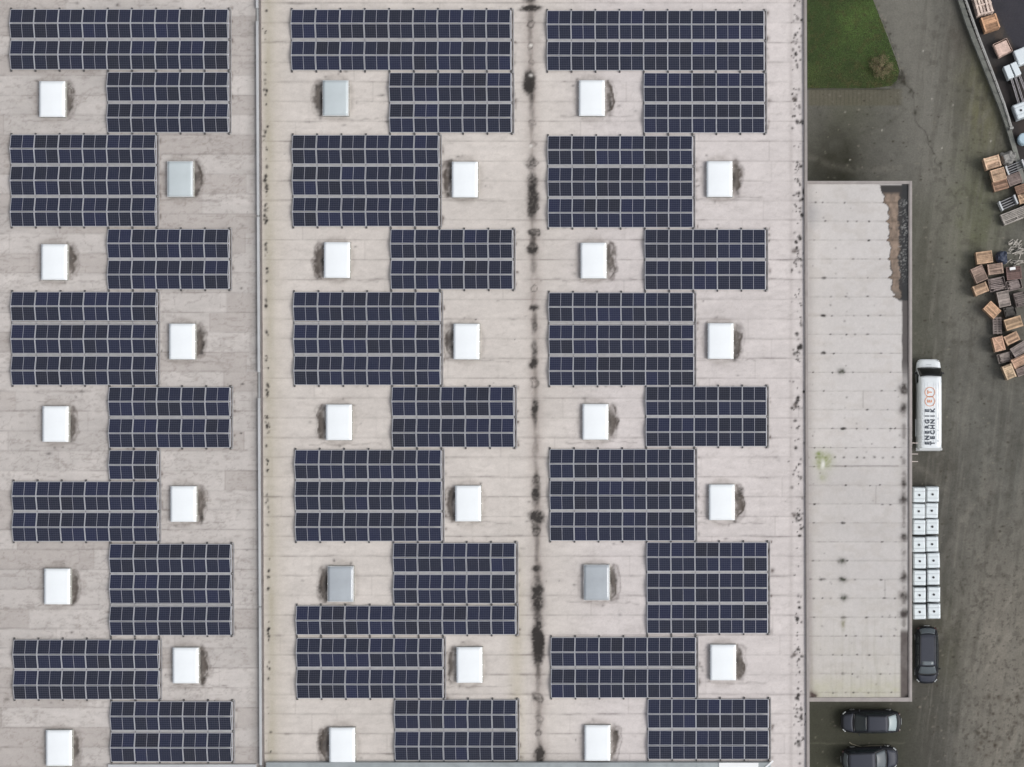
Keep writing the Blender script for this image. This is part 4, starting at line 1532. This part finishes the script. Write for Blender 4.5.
        for k in range(n):
            q = (k + 1) % n
            bm.faces.new((ri[k], ro[k], ro[q], ri[q]))
            bm.faces.new((ro[k], ro2[k], ro2[q], ro[q]))
            bm.faces.new((ri[k], ri[q], ri2[q], ri2[k]))
            bm.faces.new((ri2[k], ri2[q], ro2[q], ro2[k]))
        o = obj('logo_ring', bm, mo, t)
        o.location = (X(y), .06, ZT + .052)
    bm = bmesh.new()
    for y in (418.6, 430.2, 441.0):
        box(bm, (X(y), -.56, ZT + .046), (.12, .035, .008))
    obj('small_marks', bm, mat('faint_marks', (.38, .40, .42)), t)


van()
vt = bpy.data.objects['delivery_van']
for o in vt.children:
    if o.name.split('.')[0] in ('lettering', 'logo_ring', 'small_marks'):
        continue
    for g in [o] + list(o.children):
        for v in g.data.vertices:
            v.co.y *= .94

# pale strip lying on the ground above the lowest car
bm = bmesh.new()
pp = [(849.2, 742.2), (852, 744), (857, 745.5), (862, 746.8), (868, 745.8), (874, 745.6), (880, 745.4), (886, 745.2)]
for a, b in zip(pp, pp[1:]):
    bar(bm, P(*a, 0) + Vector((0, 0, .05)), P(*b, 0) + Vector((0, 0, .05)), .035, 6)
br = obj('branch', bm, mat('bleached_wood', (.24, .22, .17), rough=.8, var=.4, vscale=6))
tag(br, 'thin pale bent branch lying on mossy ground between two parked cars', 'branch')

# ------------------------------------------------------------------ crates and pallets
TAN = (.43, .275, .165)
PALE = (.55, .36, .23)
ROSY = (.27, .185, .145)
GREY = (.19, .165, .155)
DARK = (.085, .075, .072)
BROWN = (.20, .115, .075)
ORG = (.50, .27, .14)


def wood(c, k=0):
    nm = 'wood_%02d_%02d_%02d_%d' % (int(c[0] * 100), int(c[1] * 100), int(c[2] * 100), k)
    return mat(nm, tuple(v * (1 + .10 * k) for v in c), rough=.85, var=.45, vscale=3.2, bump=.4, bscale=30)


def crate(x, y, wpx, dpx, deg, h, style, col, label, group='wooden crates piled in the yard', col2=None, name='wooden_crate', cat='crate', z0=0.0):
    zt = z0 + h
    w, d = wpx * (H - zt) / F, dpx * (H - zt) / F
    p = P(x, y, zt)
    p.z = z0
    t = thing(name, label, cat, p, math.radians(deg), group)
    r = random.Random(int(x * 31 + y * 17))
    gm = sum(col) / 3
    col = tuple(gm + (v - gm) * .84 for v in col)
    w0, w1 = wood(col), wood(col2 or tuple(v * .72 for v in col))
    # pallet feet and deck
    bm = bmesh.new()
    for yy in (-1, 0, 1):
        box(bm, (0, yy * (d / 2 - .06), .05), (w, .10, .10))
    box(bm, (0, 0, .115), (w, d, .03))
    obj('pallet_base', bm, w1, t)
    if style in ('lid', 'batten', 'brace', 'open', 'fill'):
        bm = bmesh.new()
        n = max(2, int((h - .14) / .16))
        ph = (h - .16) / n
        for k in range(n):
            z = .13 + ph * (k + .5)
            j = r.uniform(-.006, .006)
            for s in (-1, 1):
                box(bm, (0, s * (d / 2 - .015) + j, z), (w, .025, ph - .02))
                box(bm, (s * (w / 2 - .015) + j, 0, z), (.025, d - .06, ph - .012))
        for sx in (-1, 1):
            for sy in (-1, 1):
                box(bm, (sx * (w / 2 - .045), sy * (d / 2 - .045), .13 + (h - .16) / 2), (.055, .055, h - .16))
        obj('side_boards', bm, w1, t)
    if style in ('lid', 'batten', 'brace'):
        bm = bmesh.new()
        n = r.randint(6, 8)
        pw = d / n
        for k in range(n):
            box(bm, (r.uniform(-.008, .008), -d / 2 + pw * (k + .5), h - .015 + r.uniform(-.006, .006)), (w, pw - .022, .022), rz=r.uniform(-.012, .012), mi=r.choice((0, 0, 0, 1, 2)))
        obj('lid', bm, [w0, wood(tuple(v * .62 for v in col)), wood(tuple(min(.6, v * 1.25) for v in col))], t)
        bm = bmesh.new()
        wl = wood(tuple(min(.62, v * 1.22) for v in col))
        if style == 'batten':
            for s in (-1, 1):
                box(bm, (s * (w / 2 - .07), 0, h + .012), (.11, d, .025))
            box(bm, (0, 0, h + .012), (w - .26, .08, .025))
            obj('lid_batten', bm, wl, t)
        elif style == 'brace':
            for s in (-1, 1):
                box(bm, (s * (w / 2 - .06), 0, h + .012), (.10, d, .025))
            box(bm, (0, 0, h + .014), (.09, math.hypot(w - .2, d) * .95, .022), rz=math.atan2(w - .25, d) * .9)
            obj('lid_batten', bm, wl, t)
        else:
            for s in (-1, 1):
                box(bm, (0, s * (d / 2 - .03), h + .008), (w, .045, .02))
                box(bm, (s * (w / 2 - .03), 0, h + .007), (.045, d - .1, .02))
            obj('lid_batten', bm, wl, t)
        if r.random() < .6:
            bm = bmesh.new()
            for k in range(r.randint(1, 3)):
                box(bm, (r.uniform(-.3, .3) * w, r.uniform(-.25, .25) * d, h + .03), (r.uniform(.1, .35), r.uniform(.04, .10), .03), rz=r.uniform(-.6, .6))
            obj('loose_board', bm, w1, t)
    if style == 'open':
        bm = bmesh.new()
        for k in range(7):
            box(bm, (r.uniform(-.04, .04), -d / 2 + .09 + k * (d - .18) / 6, h - .16 + r.uniform(-.06, .04)), (w * r.uniform(.6, .86), .06 + r.random() * .04, .07), rz=r.uniform(-.08, .08))
        obj('offcuts', bm, wood(col2 or GREY, 1), t)
    if style == 'fill':
        bm = bmesh.new()
        box(bm, (-.03, -.03, h - .10), (w * .86, d * .84, .12), bev=.03)
        obj('sacking', bm, wood(col2, 2), t)
    if style == 'slat':
        lv = max(1, int(h / .145))
        bm = bmesh.new()
        for q in range(lv):
            z = h - q * .145
            n = 5 if name == 'pallet_stack' else 7
            for k in range(n):
                if r.random() < .06:
                    continue
                box(bm, (r.uniform(-.02, .02), -d / 2 + d / n * (k + .5), z - .011), (w, d / n * .62, .022), rz=r.uniform(-.012, .012))
            for s in (-1, 0, 1):
                box(bm, (s * (w / 2 - .06), 0, z - .07), (.10, d, .078))
        obj('pallet_deck', bm, w0, t)
    return t


def C(cs):
    return cs


crates = [
    # x, y, w, d, deg, h, style, colour, label, extra
    (983.5, 4.0, 19, 17, 105, 1.0, 'slat', (.60, .47, .40), 'stack of pallets with pale white slats at the top edge beside the fence', dict(name='pallet_stack', cat='pallets', group='pallets stacked in the yard')),
    (990.5, 22.5, 16, 14.5, 18, .9, 'batten', ORG, 'orange wooden crate just below the pale slatted pallets by the fence', {}),
    (1003, 47.5, 15.5, 14.5, 25, .6, 'fill', (.20, .17, .14), 'open grey crate filled with pale pink sacking on dark asphalt', dict(col2=(.47, .35, .30))),
    (992.5, 162, 16, 11.5, 16, 1.0, 'batten', PALE, 'palest new wooden crate at the upper left of the small pile', {}),
    (998.5, 174.5, 14, 12, 16, .85, 'lid', (.50, .33, .21), 'pale tan crate between the palest crate and the orange brown one', {}),
    (1000.5, 185.0, 15, 9.5, 16, .65, 'lid', (.31, .18, .115), 'orange brown crate at the lower left of the small pile', {}),
    (1014.5, 179, 14, 11, 20, .7, 'lid', (.20, .15, .135), 'dull mauve brown crate right of the orange brown one', {}),
    (1022, 190.5, 12, 12, 20, .6, 'lid', BROWN, 'brown crate cut by the right edge below the mauve brown crate', {}),
    (1023, 198.5, 9, 9, 15, .8, 'brace', (.42, .27, .16), 'small speckled tan crate between the white ended rack and the right edge', {}),
    (1016.5, 214.5, 30, 11.5, 22, .6, 'slat', (.34, .31, .28), 'long pale grey slatted pallet below the white ended rack', dict(name='long_pallet', cat='pallet', group='pallets stacked in the yard')),
    (984.5, 257.3, 16, 12, 8, 1.0, 'lid', TAN, 'upright tan crate at the very top of the big pile', {}),
    (979.3, 274.0, 12.5, 15.5, 24, 1.0, 'lid', ROSY, 'rosy brown crate at the left corner of the big pile', {}),
    (995.5, 268.8, 15.5, 10.5, 8, .85, 'batten', (.30, .205, .155), 'rosy crate with a pale board under the topmost tan crate', {}),
    (1014.0, 273.0, 15, 13, 6, .7, 'lid', (.15, .09, .08), 'dark red brown crate holding a small white scrap', {}),
    (997.3, 284.0, 16.5, 13, 12, .7, 'open', (.19, .155, .145), 'open grey crate of boards in the middle of the big pile', dict(col2=(.24, .20, .19))),
    (1014.5, 284.8, 15, 10, 14, .75, 'open', (.22, .185, .175), 'open grey crate with long boards right of centre in the big pile', dict(col2=(.24, .20, .19))),
    (980.8, 288.8, 14.5, 10, 22, 1.0, 'batten', (.38, .245, .15), 'small tan crate tucked below the rosy corner crate', {}),
    (1003.8, 298.8, 11.8, 15.6, 12, .95, 'lid', (.27, .225, .20), 'weathered grey crate standing above the dark empty crate', {}),
    (992.3, 309.8, 14.5, 11.2, -44, 1.0, 'lid', (.52, .31, .18), 'bright orange tan crate turned diagonally at the left of the big pile', {}),
    (1021, 299, 12, 14, 15, .8, 'open', (.26, .22, .20), 'open grey crate cut by the right edge in the big pile', dict(col2=(.20, .17, .16))),
    (1010.3, 311.5, 12, 9.5, 14, .5, 'open', DARK, 'dark low crate between the grey crate and the yellow tan crate', dict(col2=(.09, .085, .08))),
    (1013.6, 323.0, 17, 11.3, 17, 1.0, 'lid', (.47, .31, .18), 'wide yellow tan crate below the dark low crate', {}),
    (997.4, 325.5, 9, 17, 2, .55, 'slat', (.21, .175, .165), 'narrow grey pallet lying upright above the braced orange crate', dict(name='narrow_pallet', cat='pallet', group='pallets stacked in the yard')),
    (1012.0, 338.3, 14.5, 9.6, 26, 1.0, 'batten', (.40, .25, .155), 'tan crate with a central batten right of the braced crate', {}),
    (998.9, 343.8, 10.8, 14.6, 14, 1.0, 'brace', (.44, .26, .17), 'orange crate with a diagonal brace on its lid', {}),
    (1020.0, 349.0, 17, 10.5, 32, .8, 'lid', (.235, .195, .18), 'grey crate turned askew at the right edge of the big pile', {}),
    (1005.2, 357.5, 14, 9.5, 14, .6, 'open', (.19, .165, .155), 'grey slatted crate above the lowest tan crate', dict(col2=(.27, .235, .215))),
    (1020.5, 361.0, 17, 9.8, 26, .95, 'batten', (.46, .28, .18), 'long tan crate at the right edge right of the slatted grey one', {}),
    (1021.5, 371.5, 10, 8, 20, .6, 'lid', (.22, .17, .155), 'dull brown crate at the right edge beside the lowest tan crate', {}),
    (1009.3, 371.7, 10.3, 14.2, 22, 1.0, 'batten', (.46, .33, .205), 'lowest tan crate of the big pile, standing upright', {}),
]
for c in crates:
    ex = dict(c[9])
    crate(*c[:9], **ex)
# small bits in the pile
bm = bmesh.new()
rr = random.Random(5)
p = P(1012.6, 268.5, .8)
box(bm, (0, 0, .04), (.45, .22, .08), rz=.15, bev=.02)
o = obj('plastic_scrap', bm, M_white)
o.location = (p.x, p.y, .735)
tag(o, 'small bright white scrap lying on the dark red brown crate', 'scrap')


def sack(x, y, rx, ry, h, m, label, name, cat, deg=0, seed=1, lump=.25, z0=0.0):
    bm = bmesh.new()
    bmesh.ops.create_icosphere(bm, subdivisions=4, radius=1)
    for v in bm.verts:
        c = v.co.copy()
        n = 1 + lump * (vnoise(np.array([c.x * 2.3 + 9]), np.array([c.y * 2.3 + c.z * 1.7 + 4]), seed)[0] - .5) * 2 + lump * .5 * (vnoise(np.array([c.x * 6 + 9]), np.array([c.y * 6 + c.z * 5 + 4]), seed)[0] - .5)
        sx = math.copysign(abs(c.x) ** .7, c.x)
        sy = math.copysign(abs(c.y) ** .7, c.y)
        v.co = Vector((sx * rx * n, sy * ry * n, max(0, (c.z * .6 + .4)) * h * n))
    o = obj(name, bm, m, smooth=False)
    p = P(x, y, h)
    o.location = (p.x, p.y, z0)
    o.rotation_euler = (0, 0, math.radians(deg))
    return tag(o, label, cat)


sack(1002, 257.5, .44, .46, .6, mat('navy_tarpaulin', (.035, .045, .075), rough=.5, var=.5, vscale=6), 'crumpled navy tarpaulin bundle right of the topmost tan crate', 'tarpaulin', 'tarpaulin', seed=3)
sack(1009, 157, .60, .50, .8, mat('grey_sheeting', (.20, .195, .185), rough=.6, var=.3, vscale=7), 'bundle wrapped in wrinkled grey sheeting right of the palest crate', 'wrapped_bundle', 'bundle', 18, seed=6, lump=.2)
# scrap heap of broken pale boards
for (x, y, n, R_, label, seed) in ((1013.5, 242.5, 11, .30, 'little heap of broken grey pieces above the big crate pile', 4), (1017.5, 251.0, 26, .55, 'tangle of pale broken boards right of the navy tarpaulin', 8), (1016, 262.5, 12, .4, 'loose grey laths above the dark red brown crate', 12)):
    rr = random.Random(seed)
    bm = bmesh.new()
    for k in range(n):
        box(bm, (rr.gauss(0, R_ * .6), rr.gauss(0, R_ * .35), .06 + rr.random() * .35), (rr.uniform(.2, .7), rr.uniform(.05, .12), .03), rz=rr.gauss(.3, .5), rx=rr.uniform(-.4, .4), ry=rr.uniform(-.2, .2))
    o = obj('board_heap', bm, mat('bleached_boards', (.33, .31, .28), rough=.8, var=.5, vscale=5))
    o.location = P(x, y, .3) - Vector((0, 0, .3))
    tag(o, label, 'boards')


# metal racks with white ends
def rack(x, y, w, d, deg, label):
    h = .8
    p = P(x, y, h)
    p.z = 0
    t = thing('metal_rack', label, 'rack', p, math.radians(deg), 'metal racks with white ends')
    for s in (-1, 1):
        bm = bmesh.new()
        box(bm, (s * (w / 2 - .05), 0, h / 2), (.13, d, h), bev=.02)
        box(bm, (s * (w / 2 - .05), d / 2 - .1, h + .05), (.12, .16, .1), bev=.01)
        obj('end_frame', bm, mat('rack_white', (.48, .50, .52), rough=.5, var=.1), t)
    for k in range(4):
        bm = bmesh.new()
        box(bm, (0, -d / 2 + .08 + k * (d - .16) / 3, .50), (w - .26, .06, .06))
        obj('cross_bar', bm, mat('rack_bar', (.26, .26, .27), rough=.5, metal=.3), t)
    bm = bmesh.new()
    box(bm, (0, 0, .12), (w - .1, d, .05))
    obj('tray', bm, M_blk, t)


rack(1015.5, 167, 1.45, .72, 22, 'metal rack with white ends right of the pale tan crate')
rack(1008.5, 202.5, 1.35, .75, 24, 'metal rack with white ends lying above the long slatted pallet')

# things behind the fence
ibc(1021.0, 110.3, math.radians(20), 'single white caged bulk tank behind the end of the rail fence', None)
bm = bmesh.new()
box(bm, (0, 0, .4), (1.1, 1.2, .8), bev=.08)
o = obj('white_box', bm, M_tank)
o.location = P(1023, 55.5, .8) - Vector((0, 0, .8))
o.rotation_euler = (0, 0, math.radians(22))
tag(o, 'white box cut by the right edge above the pair of white units', 'box')
for k, (x, y, lb) in enumerate(((1009, 71.5, 'left white unit of the pair, slightly bluish, beside the fence'), (1016, 68.5, 'right white unit of the pair, brighter, ahead of the silver beams'))):
    t = thing('white_unit', lb, 'container', P(x, y, 1.0) - Vector((0, 0, 1.0)), math.radians(22 + 2 * k), 'pair of white units')
    bm = bmesh.new()
    box(bm, (0, 0, .52), (.50, 1.05, .84), bev=.05)
    obj('shell', bm, mat('unit_white_%d' % k, (.52 + .1 * k, .57 + .08 * k, .60 + .07 * k), rough=.45, var=.08), t)
    bm = bmesh.new()
    box(bm, (0, 0, .97), (.46, .98, .05), bev=.02)
    obj('top_cover', bm, M_tank, t)
    bm = bmesh.new()
    for s in (-1, 1):
        box(bm, (0, s * .4, .05), (.46, .1, .10))
    obj('skid', bm, M_plastic, t)
for k, (x0_, y0_, x1_, y1_, lb) in enumerate(((1011, 77, 1020, 107, 'left silver beam running down from the white units'), (1015, 76, 1024, 104, 'middle silver beam running down from the white units'), (1019, 74, 1030, 103, 'right silver beam running off the right edge below the white units'))):
    a, b = P(x0_, y0_, .5), P(x1_, y1_, .5)
    d = b - a
    t = thing('metal_beam', lb, 'beam', (a + b) / 2 - Vector((0, 0, .5)), math.atan2(d.y, d.x), 'silver beams behind the fence')
    bm = bmesh.new()
    box(bm, (0, -.06, .45), (d.length, .03, .16))
    box(bm, (0, .06, .45), (d.length, .03, .16))
    box(bm, (0, 0, .40), (d.length, .09, .02))
    obj('web', bm, mat('silver_beam', (.42, .40, .41), rough=.4, metal=.3, var=.2, vscale=4), t)
    for s in (-1, 1):
        bm = bmesh.new()
        box(bm, (s * d.length * .35, 0, .18), (.12, .3, .36))
        obj('trestle', bm, M_blk, t)
bm = bmesh.new()
cyl(bm, (0, 0, .45), .42, .9, seg=32)
cyl(bm, (0, 0, .92), .36, .05, seg=32)
for z in (.25, .5, .75):
    cyl(bm, (0, 0, z), .435, .03, seg=32)
o = obj('drum', bm, mat('pale_blue_drum', (.36, .47, .54), rough=.4, var=.08))
o.location = P(1024, 138.5, .9) - Vector((0, 0, .9))
tag(o, 'pale blue drum at the right edge below the white tank', 'drum')

# ------------------------------------------------------------------ light, sky, camera
EL, AZ = math.radians(44), math.radians(100)      # sun behind the overcast, east
w = bpy.data.worlds.new('World')
SC.world = w
w.use_nodes = True
nt = w.node_tree
bg = nt.nodes['Background']
sky = nt.nodes.new('ShaderNodeTexSky')
sky.sky_type = 'NISHITA'
sky.sun_disc = False
sky.sun_elevation = EL
sky.sun_rotation = AZ
sky.air_density = 1.0
sky.dust_density = 4.0
hs = nt.nodes.new('ShaderNodeHueSaturation')
hs.inputs['Saturation'].default_value = 0.28
nt.links.new(sky.outputs['Color'], hs.inputs['Color'])
nt.links.new(hs.outputs['Color'], bg.inputs['Color'])
bg.inputs['Strength'].default_value = 0.12
sl = bpy.data.lights.new('sun', 'SUN')
sl.energy = 1.1
sl.angle = math.radians(26)
sl.color = (1.0, .97, .93)
so = bpy.data.objects.new('sun', sl)
COL.objects.link(so)
dirv = Vector((math.sin(AZ) * math.cos(EL), math.cos(AZ) * math.cos(EL), math.sin(EL)))
so.rotation_euler = dirv.to_track_quat('Z', 'Y').to_euler()
so.location = (0, 0, 40)

cam = bpy.data.cameras.new('camera')
cam.sensor_width = 36
cam.lens = 36 * F / 1024
cam.shift_x = (512 - XN) / 1024
cam.shift_y = (YN - 383.5) / 1024
cam.clip_start = .5
cam.clip_end = 4000
co = bpy.data.objects.new('camera', cam)
COL.objects.link(co)
co.location = (0, 0, H)
co.rotation_euler = (0, 0, 0)
SC.camera = co
vs = SC.view_settings
vs.view_transform = 'Standard'
vs.look = 'None'
vs.gamma = 1
vs.use_curve_mapping = False
vs.exposure = 0.42
